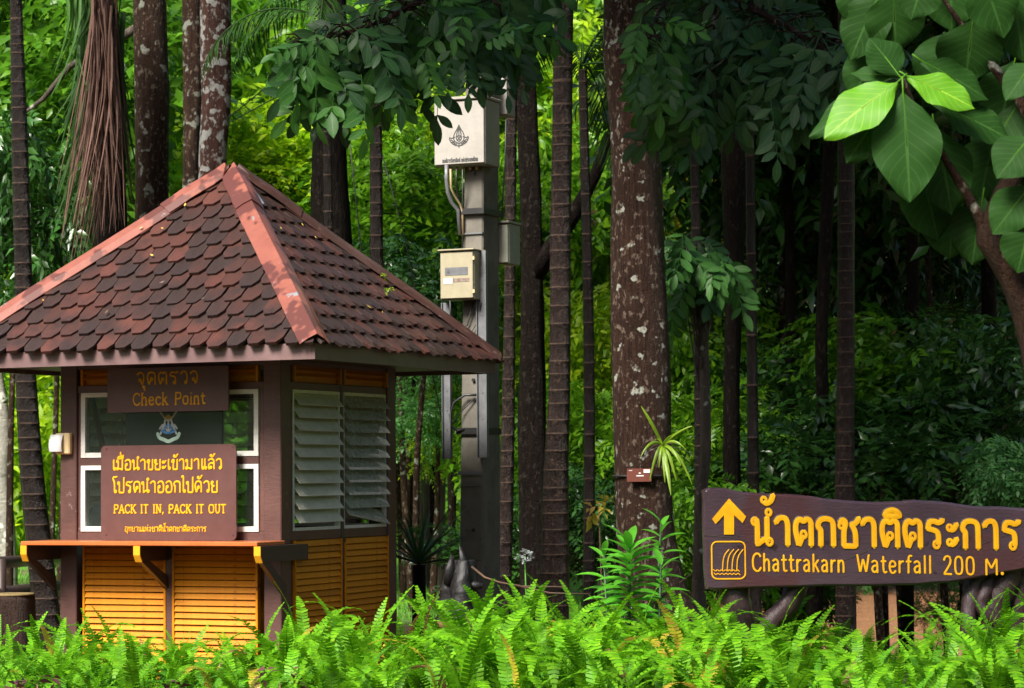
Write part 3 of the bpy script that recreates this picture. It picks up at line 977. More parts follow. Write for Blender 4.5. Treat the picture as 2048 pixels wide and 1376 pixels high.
sweep([(False, [(-.6, -.35), (-.2, -.5), (.2, -.5), (.6, -.35)]), (False, [(-.35, -.25), (-.1, .1)]), (False, [(.35, -.25), (.1, .1)])], .2, .12, pe).obj('blue_field', M_blue, t)
sweep([(False, [(-.25, .62), (0, .8), (.25, .62)]), (False, [(-.25, .62), (.25, .62)])], .17, .1, pe).obj('crest', M_gold, t)
sweep([(False, chaikin([(-.95, -.55), (-.8, -.9), (-.4, -1.0), (0, -1.2), (.4, -1.0), (.8, -.9), (.95, -.55)]))], .28, .1, pe).obj('ribbon', M_mint, t)
a, b = inside(178, 770, .3), inside(213, 930, .3)
t = thing('leaning_pole', 'brown wooden pole leaning inside the booth behind the upper left pane', 'pole')
t.matrix_world = KM @ Matrix.Translation(a)
d = b - a
MB().tube([Vector((0, 0, 0)), d, d * 3.2], [.022, .022, .02], 8).obj('shaft', M_wood, t)
a = inside(164, 1070, .35)
t = thing('blue_chair_back', 'pale blue curved chair back seen through the lower left pane', 'chair')
t.matrix_world = KM @ Matrix.Translation(a)
mb = MB()
vs = []
for i in range(9):
    x = i / 8
    for j in range(5):
        vs.append((.04 + x * .55, -.06 * math.sin(math.pi * x), -.3 + (.42 + .12 * math.sin(math.pi * (x * .8 + .15))) * j / 4))
b = len(vs)
vs += [(x, y + .015, z) for x, y, z in vs]
fs = []
for i in range(8):
    for j in range(4):
        q = i * 5 + j
        fs += [(q, q + 5, q + 6, q + 1), (b + q, b + q + 1, b + q + 6, b + q + 5)]
    fs += [(i * 5 + 4, i * 5 + 9, b + i * 5 + 9, b + i * 5 + 4)]
for j in range(4):
    fs += [(j, j + 1, b + j + 1, b + j), (40 + j, b + 40 + j, b + 41 + j, 41 + j)]
mb.add(vs, fs, 0, True).obj('backrest', paint('pale_blue_plastic', (.36, .45, .55), (.3, .4, .5), 6, .4, (1, 1, 1), .05), t)
mb = MB()
for x in (.1, .5):
    mb.tube([(x, .02, -.3), (x, .06, -a.z + .06)], .014, 8)
mb.obj('legs', M_grey, t)

# ------------------------------------------------------------------ bark and leaves
def barkmat(name, c1, c2, lichen=None, la=.62, ls=9.0, streak=(9, 9, 1.2), rough=.7, lich2=None, spec=.2):
    t = NT(name)
    v = t.coords()
    a = t.noise(t.coords(streak), 3.2, 7, .72)
    b = t.noise(v, 2.2, 4)
    c = t.mix(t.ramp(a, [(.34, (0, 0, 0)), (.66, (1, 1, 1))]), c1, c2)
    c = t.mix(t.ramp(b, [(.45, (0, 0, 0)), (.7, (.8,) * 3)]), c, tuple(x * .4 for x in c1))
    h = a
    if lichen:
        k = t.noise(v, ls, 3, .5)
        m = t.ramp(k, [(la, (0, 0, 0)), (la + .05, (1, 1, 1))])
        c = t.mix(m, c, lichen)
    if lich2:
        k = t.noise(t.coords((1, 1, .6)), 30, 4, .6)
        c = t.mix(t.ramp(k, [(.565, (0, 0, 0)), (.63, (.85,) * 3)]), c, lich2)
    fine = t.noise(v, 55, 3, .7)
    h = t.n('Math', {0: h, 1: t.n('Math', {0: fine, 1: .35}, operation='MULTIPLY').outputs[0]}, operation='ADD').outputs[0]
    return t.out(t.prin(c, rough, t.bump(h, 1.0, .04), **{'Specular IOR Level': spec}))
B_big = barkmat('bark_red_brown', (.056, .028, .018), (.012, .0065, .005), (.33, .34, .29), .625, 12, lich2=(.15, .11, .085), rough=.55, spec=.12, streak=(18, 18, 1.6))
B_brown = barkmat('bark_brown_spotted', (.042, .021, .012), (.012, .007, .005), (.19, .20, .165), .61, 9, rough=.55, lich2=(.12, .095, .07), spec=.1)
B_lichen = barkmat('bark_lichen_grey', (.085, .038, .028), (.03, .017, .014), (.30, .30, .285), .53, 9, lich2=(.24, .225, .2), rough=.65, spec=.12)
B_dark = barkmat('bark_dark_wet', (.012, .008, .006), (.004, .003, .0028), rough=.6, lich2=(.025, .021, .017), spec=.06)
B_pale = barkmat('bark_pale', (.12, .098, .078), (.045, .035, .027), (.32, .32, .29), .62, 8, rough=.7)
B_birch = barkmat('bark_whitish', (.40, .38, .34), (.16, .14, .12), (.55, .55, .5), .6, 6, streak=(3, 3, 6), rough=.7)
B_palm = barkmat('palm_bark_wet', (.013, .0075, .0055), (.006, .004, .0035), None, rough=.32, streak=(5, 5, 2), spec=.18)
B_palm2 = barkmat('palm_bark_brown', (.017, .0075, .0055), (.007, .004, .003), None, rough=.3, streak=(5, 5, 2), lich2=(.045, .028, .02), spec=.2)
B_ring = barkmat('palm_ring_scar', (.17, .115, .085), (.025, .015, .011), None, rough=.6, streak=(26, 26, 26), spec=.15)
B_palmlow = barkmat('palm_bark_lichen', (.055, .034, .024), (.026, .016, .012), (.40, .38, .32), .57, 20, rough=.5)

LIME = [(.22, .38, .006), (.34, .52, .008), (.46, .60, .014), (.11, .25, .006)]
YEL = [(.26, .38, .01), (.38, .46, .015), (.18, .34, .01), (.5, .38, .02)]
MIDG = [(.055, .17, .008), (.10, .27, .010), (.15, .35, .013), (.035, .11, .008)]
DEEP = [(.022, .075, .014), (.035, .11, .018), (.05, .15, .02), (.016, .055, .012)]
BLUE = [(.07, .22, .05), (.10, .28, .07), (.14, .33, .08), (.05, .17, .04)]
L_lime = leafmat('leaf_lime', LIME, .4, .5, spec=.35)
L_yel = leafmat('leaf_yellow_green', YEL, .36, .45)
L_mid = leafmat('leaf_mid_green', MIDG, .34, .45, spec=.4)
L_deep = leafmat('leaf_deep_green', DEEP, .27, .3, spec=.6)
L_blue = leafmat('leaf_soft_green', BLUE, .42, .4)
L_bamboo = leafmat('leaf_bamboo', [(.05, .19, .015), (.09, .28, .02), (.14, .36, .03), (.04, .14, .012)], .4, .45)
L_palm = leafmat('leaf_palm', [(.014, .04, .009), (.022, .06, .012), (.03, .08, .015)], .5, .25, spec=.15)
L_dead = leafmat('leaf_dead_palm', [(.085, .046, .034), (.12, .066, .05), (.055, .03, .023), (.15, .085, .065)], .7, .1, spec=.2)
L_comp = leafmat('leaf_compound_dark', [(.016, .055, .018), (.024, .078, .024), (.034, .10, .026), (.012, .042, .016)], .42, .22, spec=.22, vein=(.09, .16, .06))
L_compl = leafmat('leaf_compound_green', [(.028, .10, .022), (.04, .135, .025), (.05, .16, .025)], .42, .3, spec=.22, vein=(.14, .27, .07))
L_teak = leafmat('leaf_teak_dark', [(.010, .040, .007), (.016, .056, .008), (.013, .047, .007)], .6, .35, spec=.12, vein=(.045, .12, .022))
L_teakl = leafmat('leaf_teak_light', [(.06, .19, .006), (.075, .22, .006)], .5, .3, spec=.25, vein=(.24, .40, .03))
L_fern = leafmat('fern_green', [(.085, .27, .005), (.125, .37, .007), (.20, .46, .010), (.055, .18, .005)], .5, .42, spec=.25)
L_ferny = leafmat('fern_yellow', [(.40, .42, .02), (.5, .42, .03), (.36, .24, .04)], .5, .4)
L_fernb = leafmat('fern_brown', [(.22, .12, .05), (.16, .08, .035)], .6, .25)
L_cyc = leafmat('leaf_strap_bright', [(.05, .24, .02), (.09, .36, .025), (.12, .42, .03)], .33, .35)
L_orch = leafmat('leaf_orchid', [(.12, .25, .012), (.17, .30, .015), (.22, .33, .02)], .4, .35)
L_spike = leafmat('leaf_sword_dark', [(.02, .06, .018), (.035, .09, .025)], .4, .2)
L_grass = leafmat('grass_blades', [(.09, .26, .02), (.14, .36, .03), (.07, .2, .015)], .5, .35)

def leaf_arrays(P, D, Nn, L, W, fold=.18, droop=.12):
    """leaves as folded lozenges: base P, direction D, normal Nn (arrays) -> vertices, triangles"""
    D = D / np.linalg.norm(D, axis=1, keepdims=True)
    S = np.cross(D, Nn)
    S /= np.linalg.norm(S, axis=1, keepdims=True) + 1e-9
    Nn = np.cross(S, D)
    L = np.asarray(L)[:, None] if np.ndim(L) else L
    W = np.asarray(W)[:, None] if np.ndim(W) else W
    b = P
    m = P + D * L * .42 + Nn * L * .02
    l = P + D * L * .40 + S * W * .5 + Nn * W * fold
    r = P + D * L * .40 - S * W * .5 + Nn * W * fold
    t = P + D * L - Nn * L * droop
    V = np.stack([b, m, l, r, t], 1).reshape(-1, 3)
    n = len(P)
    base = np.arange(n)[:, None, None] * 5
    T = np.array([[0, 1, 2], [2, 1, 4], [0, 3, 1], [1, 3, 4]])[None] + base
    return V, T.reshape(-1, 3)

def unit(v):
    return v / (np.linalg.norm(v, axis=-1, keepdims=True) + 1e-9)

def crown_mesh(name, rg, radii, clumps, twigs, per, tl, ll, lw, droop=.35, narrow=False, shell=.5, up=.8):
    """crown of leafy twigs gathered in clumps inside an ellipsoid"""
    R = np.array(radii)
    q = unit(rg.normal(size=(clumps, 3))) * (rg.uniform(shell, 1, (clumps, 1)))
    cc = q * R
    cs = rg.uniform(.22, .42, (clumps, 1)) * R.mean()
    k = rg.integers(0, clumps, twigs)
    od = unit(rg.normal(size=(twigs, 3)) + np.array([0, 0, .25]))
    st = cc[k] + od * cs[k] * rg.uniform(.2, 1, (twigs, 1))
    d = unit(od * .8 + rg.normal(size=(twigs, 3)) * .4 + np.array([0, 0, -droop]))
    s = np.linspace(.12, 1, per)[None, :, None]
    tlv = tl * rg.uniform(.7, 1.25, (twigs, 1, 1))
    pos = st[:, None] + d[:, None] * s * tlv + np.array([0, 0, -1.0]) * (s ** 2) * tlv * droop * .6
    upv = unit(np.array([0, 0, 1.0]) * up + rg.normal(size=(twigs, 3)) * .45)
    sd = unit(np.cross(d, upv))
    sg = np.where(np.arange(per) % 2 == 0, 1, -1)[None, :, None]
    ld = unit(sd[:, None] * sg * .8 + d[:, None] * .7 + rg.normal(size=(twigs, per, 3)) * .22 + np.array([0, 0, -droop * .7]))
    nn = unit(upv[:, None] + rg.normal(size=(twigs, per, 3)) * .3)
    n = twigs * per
    Lr = ll * rg.uniform(.65, 1.2, n)
    V, T = leaf_arrays(pos.reshape(n, 3), ld.reshape(n, 3), nn.reshape(n, 3), Lr, Lr * lw / ll)
    return npmesh(name, V, T)

def grow(name, mat, rg_mesh, parent, loc, scale=(1, 1, 1), rz=0.0):
    o = obj(name, rg_mesh, parent, mat, loc)
    o.scale = scale
    o.rotation_euler = (0, 0, rz)
    return o

rg = np.random.default_rng(11)
CR = {
 'shrub': crown_mesh('shrub_crown', rg, (1, 1, 1), 26, 620, 9, .42, .17, .068, .3),
 'shrub2': crown_mesh('shrub_crown_b', rg, (1, 1, 1), 22, 560, 9, .40, .15, .06, .45),
 'fine': crown_mesh('fine_crown', rg, (1, 1, 1), 26, 620, 15, .42, .085, .032, .35),
 'big': crown_mesh('broad_crown', rg, (1, 1, 1), 30, 760, 9, .36, .13, .06, .25),
 'bamboo': crown_mesh('bamboo_crown', rg, (1, 1, 1), 34, 1150, 9, .30, .15, .016, .9, up=.3),
 'canopy': crown_mesh('canopy_crown', rg, (1, 1, .55), 26, 640, 8, .34, .15, .07, .3, shell=.15),
}

# ------------------------------------------------------------------ trunks
def trunk_mesh(pts, rr, n=16, step=.12, wob=.06, flute=0.0, seed=0, ringed=0.0, ringw=.022, ring_amp=.06):
    """trunk along points with radii; ringed > 0 gives leaf scars every so many metres as raised pale bands"""
    g = np.random.default_rng(seed)
    P = [Vector(p) for p in pts]
    seg = [(b - a).length for a, b in zip(P, P[1:])]
    tot = sum(seg)
    if ringed:
        ts, z = [], 0.0
        while z < tot:
            per = ringed * (1 + .25 * g.uniform(-1, 1))
            ts += [(z, 0, 0), (z + per - ringw, 0, 0), (z + per - ringw * .7, 1, 1), (z + per - ringw * .2, 1, 1)]
            z += per
        ts = [q for q in ts if q[0] < tot]
    else:
        m = max(3, int(tot / step))
        ts = [(tot * i / m, 0, 0) for i in range(m + 1)]
    ph = g.uniform(0, 6.28, 8)
    vs, fs, mi = [], [], []
    for (s, bump, pale) in ts:
        i, a = 0, s
        while i < len(seg) - 1 and a > seg[i]:
            a -= seg[i]
            i += 1
        t = min(1.0, a / max(seg[i], 1e-6))
        # catmull-rom through the points
        p0, p1, p2, p3 = P[max(i - 1, 0)], P[i], P[i + 1], P[min(i + 2, len(P) - 1)]
        c = .5 * ((2 * p1) + (p2 - p0) * t + (2 * p0 - 5 * p1 + 4 * p2 - p3) * t * t + (3 * p1 - p0 - 3 * p2 + p3) * t ** 3)
        r = rr[i] * (1 - t) + rr[i + 1] * t
        for k in range(n):
            th = 2 * math.pi * k / n
            w = 1 + wob * (math.sin(3 * th + ph[0] + s * 1.7) * .5 + math.sin(2 * th + ph[1] - s * 2.3) * .5 + math.sin(5 * th + ph[2] + s * 4.1) * .35 + g.uniform(-.3, .3))
            w += flute * max(0, math.sin(4 * th + ph[3])) + bump * ring_amp
            vs.append((c.x + r * w * math.cos(th), c.y + r * w * math.sin(th), c.z))
    m = len(ts)
    for j in range(m - 1):
        pale = 1 if (ts[j][2] and ts[j + 1][2]) else 0
        for k in range(n):
            a, b = j * n + k, j * n + (k + 1) % n
            fs.append((a, b, b + n, a + n))
            mi.append(pale)
    # closed top
    vs.append((c.x, c.y, c.z))
    for k in range(n):
        fs.append(((m - 1) * n + k, (m - 1) * n + (k + 1) % n, len(vs) - 1, len(vs) - 1))
        mi.append(0)
    me = bpy.data.meshes.new('trunk')
    me.from_pydata(vs, [], [f if f[2] != f[3] else f[:3] for f in fs])
    me.polygons.foreach_set('use_smooth', [True] * len(fs))
    me.polygons.foreach_set('material_index', mi)
    me.update()
    return me

def trunk_path(spec, Y, top=7.5, zfoot=None):
    """spec: (px centre, py, width px) from top to bottom of the photograph -> world path from the foot upwards"""
    s = F / Y
    pts = [(at(px, py, Y), w / s / 2) for px, py, w in spec]
    pts.sort(key=lambda q: q[0].z)
    (a, ra), (b, rb) = pts[0], pts[1]
    g = gz(a.x, a.y) - .06 if zfoot is None else zfoot
    if a.z > g + .05:
        d = (a - b) / max(1e-6, (b.z - a.z))
        k = a.z - g
        pts.insert(0, (Vector((a.x + d.x * k * .6, a.y, g)), ra * 1.06 + .004))
    (a, ra), (b, rb) = pts[-1], pts[-2]
    if a.z < top:
        d = (a - b) / max(1e-6, (a.z - b.z))
        pts.append((a + Vector((d.x, 0, 1)) * (top - a.z), max(.03, ra * .9)))
    base = pts[0][0].copy()
    return base, [p - base for p, _ in pts], [r for _, r in pts]

def tree(name, label, spec, Y, mat, top=7.5, ringed=0.0, cat='tree', group=None, n=16, wob=.06, flute=0.0, crown=None, csize=(2.2, 2.2, 1.3), cmat=None, seed=1, ring_amp=.05, zfoot=None, ringw=.02):
    base, P, R = trunk_path(spec, Y, top, zfoot)
    t = thing(name, label, cat, base, 0, group)
    me = trunk_mesh(P, R, n, .1, wob, flute, seed, ringed, ringw, ring_amp)
    obj('trunk', me, t, [mat, B_ring] if ringed else mat)
    if crown:
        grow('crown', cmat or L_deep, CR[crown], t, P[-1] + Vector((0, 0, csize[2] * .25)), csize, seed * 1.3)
    t['_top'] = tuple(P[-1])
    return t, base, P, R

# feather palm frond: rachis with drooping leaflets
def frond_mesh(name, L, arch, leaf, n=34, seed=0, w=.03, sag=.5):
    g = np.random.default_rng(seed)
    s = np.linspace(0, 1, n)
    ang = arch[0] + (arch[1] - arch[0]) * s
    ds = L / (n - 1)
    x = np.concatenate([[0], np.cumsum(np.cos(ang[:-1]) * ds)])
    z = np.concatenate([[0], np.cumsum(np.sin(ang[:-1]) * ds)])
    P = np.stack([x, np.zeros(n), z], 1)
    T = np.stack([np.cos(ang), np.zeros(n), np.sin(ang)], 1)
    i0 = int(n * .18)
    ps, dd, nn, ll = [], [], [], []
    for i in range(i0, n):
        for sg in (1, -1):
            f = math.sin(math.pi * min(1, .18 + .8 * (i - i0) / (n - i0)))
            d = T[i] * .75 + np.array([0, sg, 0]) * .8 + np.array([0, 0, -sag]) + g.normal(size=3) * .1
            ps.append(P[i]); dd.append(d); ll.append(leaf * f * g.uniform(.85, 1.1))
            nn.append(np.array([-T[i][2], 0, T[i][0]]) + np.array([0, sg * .3, 0]))
    V, Tt = leaf_arrays(np.array(ps), np.array(dd), np.array(nn), np.array(ll), np.full(len(ll), w), .1, .25)
    mb = MB().tube([tuple(p) for p in P[::3]], [.016 * (1 - .75 * k) + .002 for k in s[::3]], 5)
    v2 = np.array(mb.v)
    f2 = []
    for q in mb.f:
        for j in range(1, len(q) - 1):
            f2.append((q[0], q[j], q[j + 1]))
    return npmesh(name, np.vstack([V, v2]), np.vstack([Tt, np.array(f2) + len(V)]))
FROND = [frond_mesh('frond', 2.1, (rad(60), rad(-55)), .55, 34, 1), frond_mesh('frond', 2.3, (rad(35), rad(-75)), .6, 36, 2), frond_mesh('frond', 1.9, (rad(70), rad(-30)), .5, 32, 3)]
def palm_crown(t, P, n=9, seed=0, mat=None, sc=1.0):
    for i in range(n):
        o = obj('frond', FROND[(i + seed) % 3], t, mat or L_palm, P[-1])
        o.rotation_euler = (0, U(-.15, .15), 2 * math.pi * (i + .3 * U(-1, 1)) / n + seed)
        o.scale = (sc,) * 3

# the trees standing between and behind the booth and the signs (centre px, py, width px)
GRP = None
t, *q = tree('areca_palm', 'dark ringed palm trunk left of the booth, curving down past its counter',
     [(32, 0, 25), (35, 120, 28), (40, 300, 33), (47, 560, 36), (52, 760, 42), (66, 980, 48), (88, 1180, 54), (97, 1290, 60)], 19.6, B_palm, 7.2, .115, 'palm', None, 14, .03, seed=1, ring_amp=.035)
palm_crown(t, q[1], 8, 1)
t, *q = tree('forest_tree', 'straight brown tree trunk rising behind the left half of the shingle roof',
     [(300, 0, 66), (304, 200, 70), (304, 400, 68), (303, 760, 74)], 22.5, B_brown, 9.6, crown='canopy', csize=(1.5, 1.5, 1.0), seed=2, wob=.04)
lp_ = [at(*p) - q[0] for p in ((303, 42, 22.5), (264, 62, 22.7), (200, 98, 22.9), (140, 132, 23), (87, 198, 23.1), (52, 224, 23.2), (20, 230, 23.3))]
MB().tube(lp_, [.05, .042, .036, .03, .024, .016, .008], 8, wob=.12).obj('limb', B_pale, t)
t, *q = tree('forest_tree', 'lichen whitened tree trunk rising behind the roof peak',
     [(432, 0, 62), (432, 200, 58), (424, 350, 56), (420, 700, 60)], 23.6, B_lichen, 9.8, crown='canopy', csize=(1.7, 1.7, 1.1), seed=3, flute=.08)
t, *q = tree('forest_tree', 'slimmer dark speckled trunk pressed left of the lichen whitened trunk',
     [(384, 0, 36), (386, 200, 38), (383, 350, 34), (380, 700, 38)], 23.9, B_brown, 9.4, crown='canopy', csize=(1.25, 1.25, .9), seed=4, flute=.1)
t, *q = tree('forest_tree', 'dark flaring tree trunk behind the right slope of the roof',
     [(664, 0, 56), (662, 200, 60), (658, 350, 66), (664, 480, 78), (668, 700, 84)], 23.0, B_dark, 9.6, crown='canopy', csize=(2.2, 2.2, 1.3), seed=5, wob=.08, flute=.06)
t, *q = tree('areca_palm', 'thin black ringed palm trunk between the roof and the utility pole',
     [(750, 0, 24), (752, 250, 25), (753, 550, 27), (756, 900, 32), (758, 1150, 36)], 22.0, B_palm, 7.5, .14, 'palm', None, 12, .03, seed=6, ring_amp=.04)
palm_crown(t, q[1], 8, 3)
t, *q = tree('areca_palm', 'thin dark ringed palm trunk right behind the utility pole',
     [(1022, 300, 22), (1020, 500, 22), (1018, 700, 24), (1014, 950, 28), (1008, 1150, 32)], 21.0, B_palm2, 7.5, .15, 'palm', None, 12, .03, seed=7, ring_amp=.04)
palm_crown(t, q[1], 9, 2)
t, *q = tree('forest_tree', 'rough black trunk between the utility pole and the brown ringed palm',
     [(1054, 200, 40), (1062, 450, 44), (1064, 700, 50), (1066, 950, 56), (1070, 1150, 62)], 22.0, B_dark, 9.5, crown='canopy', csize=(2.4, 2.4, 1.4), seed=8, wob=.1, flute=.12)
lp_ = [at(*p) - q[0] for p in ((1066, 560, 22), (1100, 500, 21.9), (1150, 425, 21.8), (1190, 350, 21.7), (1222, 270, 21.6))]
MB().tube(lp_, [.085, .075, .065, .055, .05], 9, wob=.1).obj('limb', B_dark, t)
t, *q = tree('areca_palm', 'brown palm trunk with pale rings left of the big spotted tree',
     [(1126, 150, 40), (1124, 300, 40), (1121, 450, 41), (1120, 650, 42), (1118, 800, 44), (1112, 950, 50), (1110, 1120, 56), (1108, 1190, 60)], 19.0, B_palm2, 7.0, .115, 'palm', None, 16, .025, seed=9, ring_amp=.03)
palm_crown(t, q[1], 9, 5)
T10, b10, P10, R10 = tree('forest_tree', 'big red brown tree trunk spotted with pale lichen left of the waterfall sign',
     [(1248, 0, 84), (1250, 100, 92), (1262, 200, 96), (1272, 320, 102), (1276, 480, 108), (1280, 640, 112), (1283, 800, 116), (1286, 950, 114), (1292, 1080, 120), (1312, 1200, 138), (1330, 1260, 176)], 17.5, B_big, 8.0, crown='canopy', csize=(2.4, 1.8, 1.5), seed=10, n=28, wob=.045)
t11, b11, P11, R11 = tree('young_tree', 'slender pale stemmed young tree just left of the waterfall sign',
     [(1394, 540, 12), (1404, 640, 20), (1410, 780, 22), (1412, 900, 22), (1404, 980, 24), (1398, 1150, 28)], 18.2, B_pale, 3.02, seed=11, n=10, wob=.08)
t, *q = tree('forest_tree', 'dark shaggy trunk behind the left end of the waterfall sign',
     [(1470, 260, 50), (1468, 420, 42), (1466, 620, 32), (1464, 800, 28), (1464, 1000, 30)], 22.0, B_dark, 7.0, crown='canopy', csize=(2.6, 2.6, 1.7), seed=12, wob=.12, flute=.15)
t, *q = tree('bamboo', 'straight black bamboo stem above the left part of the waterfall sign',
     [(1500, 300, 18), (1503, 600, 20), (1506, 900, 23), (1508, 1050, 24)], 21.5, B_palm, 7.0, .38, 'bamboo', None, 10, .01, seed=13, ring_amp=.10, ringw=.03)
t, *q = tree('areca_palm', 'dark finely ringed palm trunk above the middle of the waterfall sign',
     [(1692, 300, 34), (1692, 500, 34), (1692, 700, 36), (1690, 880, 38), (1690, 1000, 40)], 21.0, B_palm2, 7.0, .13, 'palm', None, 14, .02, seed=14, ring_amp=.02)
palm_crown(t, q[1], 9, 4)
t, *q = tree('forest_tree', 'black trunk with a side branch left of the finely ringed palm',
     [(1655, 380, 26), (1648, 560, 24), (1642, 700, 26), (1648, 900, 28), (1640, 1000, 30)], 23.5, B_dark, 7.0, crown='canopy', csize=(2.4, 2.4, 1.6), seed=15, wob=.1)
t, *q = tree('forest_tree', 'whitish barked trunk at the far left edge under the eaves',
     [(-14, 700, 24), (2, 800, 25), (10, 880, 25), (6, 960, 26), (14, 1040, 30), (16, 1090, 32)], 32.0, B_birch, 9.5, crown='canopy', csize=(1.25, 1.25, .9), seed=16, n=12)
for i, (px, w, Y, lab) in enumerate([(1820, 24, 25, 'dim straight trunk in the shade right of the finely ringed palm'), (1972, 30, 26, 'dim trunk in the shade above the right end of the waterfall sign'),
        (1575, 20, 26, 'thin dim trunk in the shade behind the arrow of the waterfall sign')]):
    tree('forest_tree', lab, [(px, 300, w), (px + 6, 650, w), (px - 4, 1000, w + 4)], Y, B_dark, 7.2, crown='canopy', csize=(2.4, 2.4, 1.7), seed=20 + i, n=10)
# slim trunks of the grove seen below the right eaves
GROVE = [(826, 860, 16, 33), (852, 800, 12, 34), (866, 840, 14, 36), (884, 800, 18, 33), (900, 840, 12, 35), (812, 880, 10, 36), (840, 860, 9, 37), (910, 900, 9, 36)]
gl = ['leftmost slim grey trunk of the grove seen under the right eaves', 'second slim trunk of the grove seen under the right eaves',]
for i, (px, py, w, Y) in enumerate(sorted(GROVE)):
    tree('grove_tree', 'slim grey trunk, number %s from the left in the grove under the right eaves' % ['one', 'two', 'three', 'four', 'five', 'six', 'seven', 'eight'][i],
         [(px + U(-4, 4), 700, w * .8), (px, py, w), (px + U(-5, 5), 1060, w * 1.15)], Y, [B_pale, B_dark, B_pale][i % 3], 5.5, group='slim grove trunks', seed=40 + i, n=8,
         crown='fine', csize=(1.1, 1.1, .9), cmat=[L_blue, L_lime, L_mid][i % 3])

# ------------------------------------------------------------------ utility pole with its cabinets
PY = 19.5
pc = at(962, 1000, PY)
PMx = Matrix.Translation((pc.x, pc.y + .1, -.05)) @ Matrix.Rotation(-PHI, 4, 'Z')
PMi = PMx.inverted()
def ppt(px, py, yl):
    """point of the pole's frame on its plane y = yl that is seen at (px, py)"""
    o = PMi @ Vector((0, 0, EYE))
    d = PMi.to_3x3() @ ray(px, py)
    return o + d * ((yl - o.y) / d.y)
pole = thing('utility_pole', 'square grey concrete utility pole carrying cabinets, right of the booth', 'utility pole')
pole.matrix_world = PMx
f0, f1 = ppt(916, 1100, -.16), ppt(961, 1100, -.16)
g0, g1 = ppt(927, 350, -.15), ppt(965, 350, -.15)
def frus(z0, xa0, xb0, ya0, yb0, z1, xa1, xb1, ya1, yb1, c=.012):
    def rg_(xa, xb, ya, yb, z):
        return [(xa + c, ya, z), (xb - c, ya, z), (xb, ya + c, z), (xb, yb - c, z), (xb - c, yb, z), (xa + c, yb, z), (xa, yb - c, z), (xa, ya + c, z)]
    v = rg_(xa0, xb0, ya0, yb0, z0) + rg_(xa1, xb1, ya1, yb1, z1)
    return v, [list(range(8))[::-1], list(range(8, 16))] + [(i, (i + 1) % 8, 8 + (i + 1) % 8, 8 + i) for i in range(8)]
PT = ppt(945, 150, -.15).z
kt = (PT - f0.z) / (g0.z - f0.z)
tx0, tx1 = f0.x + (g0.x - f0.x) * kt, f1.x + (g1.x - f1.x) * kt
MB().add(*frus(-.1, f0.x - .01, f1.x + .01, -.165, .2, PT, tx0, tx1, -.145, .15)).obj('shaft', M_concrete, pole)
mb = MB()
def band(py, h, mat, name, ex=.01, px0=912, px1=985):
    z = ppt(940, py, -.16).z
    k = (z - f0.z) / (g0.z - f0.z)
    xa, xb = f0.x + (g0.x - f0.x) * k, f1.x + (g1.x - f1.x) * k
    m = MB()
    for (a, b, c, d) in ((xa - ex, xb + ex, -.16 - ex, -.155 + .0), (xa - ex, xb + ex, .17, .17 + ex), (xa - ex, xa, -.155, .17), (xb, xb + ex, -.155, .17)):
        m.box(a, b, c, d, z - h / 2, z + h / 2)
    return m.obj(name, mat, pole)
band(423, .045, M_black, 'strap', .03)
band(467, .012, M_grey, 'strap', .006)
band(862, .05, M_black, 'strap', .02)
band(946, .03, M_grey, 'strap', .008)
band(971, .006, M_grey, 'strap', .006)
def strip(px0, px1, py0, py1, yl, dep, mat, name):
    a, b = ppt(px0, py1, yl), ppt(px1, py0, yl)
    x0, x1 = min(a.x, b.x), max(a.x, b.x)
    m = MB().box(x0, x0 + .006, yl, yl + dep, a.z, b.z).box(x1 - .006, x1, yl, yl + dep, a.z, b.z).box(x0 + .006, x1 - .006, yl + dep * .5, yl + dep * .5 + .006, a.z, b.z)
    for i in range(8):
        z = a.z + (b.z - a.z) * (i + .5) / 8
        m.tube([(x0 + .5 * (x1 - x0), yl + dep * .5 - .004, z), (x0 + .5 * (x1 - x0), yl + dep * .5 + .001, z)], .006, 6)
    return m.obj(name, mat, pole)
strip(954, 971, 500, 915, -.21, .04, M_grey, 'mounting_channel')
strip(884, 899, 605, 918, -.24, .04, M_grey, 'mounting_channel')
def cable(name, mat, pts, r):
    pp = [ppt(px, py, yl) for px, py, yl in pts]
    q = [(p.x, p.z) for p in pp]
    return MB().tube(pp, r, 7).obj(name, mat, pole)
cable('conduit', M_grey, [(893, 330, -.3), (893, 360, -.3), (896, 385, -.28), (903, 405, -.24), (916, 420, -.2), (920, 470, -.18)], .016)
cable('cable', M_tan, [(901, 338, -.3), (902, 375, -.29), (908, 390, -.26), (920, 408, -.2), (925, 425, -.18), (926, 470, -.175)], .009)
cable('cable', M_black, [(913, 338, -.28), (912, 372, -.27), (918, 395, -.2), (924, 460, -.175)], .007)
cable('cable', M_black, [(925, 338, -.26), (925, 420, -.18), (925, 520, -.175)], .006)
cable('cable', M_black, [(900, 600, -.3), (902, 640, -.28), (912, 662, -.2), (935, 650, -.175), (946, 605, -.2)], .006)
cable('cable', M_black, [(915, 660, -.2), (940, 668, -.18), (958, 640, -.175), (962, 605, -.2)], .004)
cable('cable', M_black, [(955, 790, -.19), (930, 790, -.2), (908, 805, -.22), (900, 830, -.23), (902, 850, -.22), (915, 862, -.19), (930, 858, -.175)], .01)
cable('cable', M_black, [(900, 855, -.22), (925, 820, -.19), (950, 796, -.175)], .005)
cable('cable', M_black, [(1012, 240, -.1), (1010, 330, -.05), (1002, 440, -.05)], .006)
for py in (345, 700, 760, 1060):
    p = ppt(947, py, -.163)
    MB().tube([p + Vector((0, .01, 0)), p - Vector((0, .012, 0))], .013, 8).obj('bolt', M_black, pole)

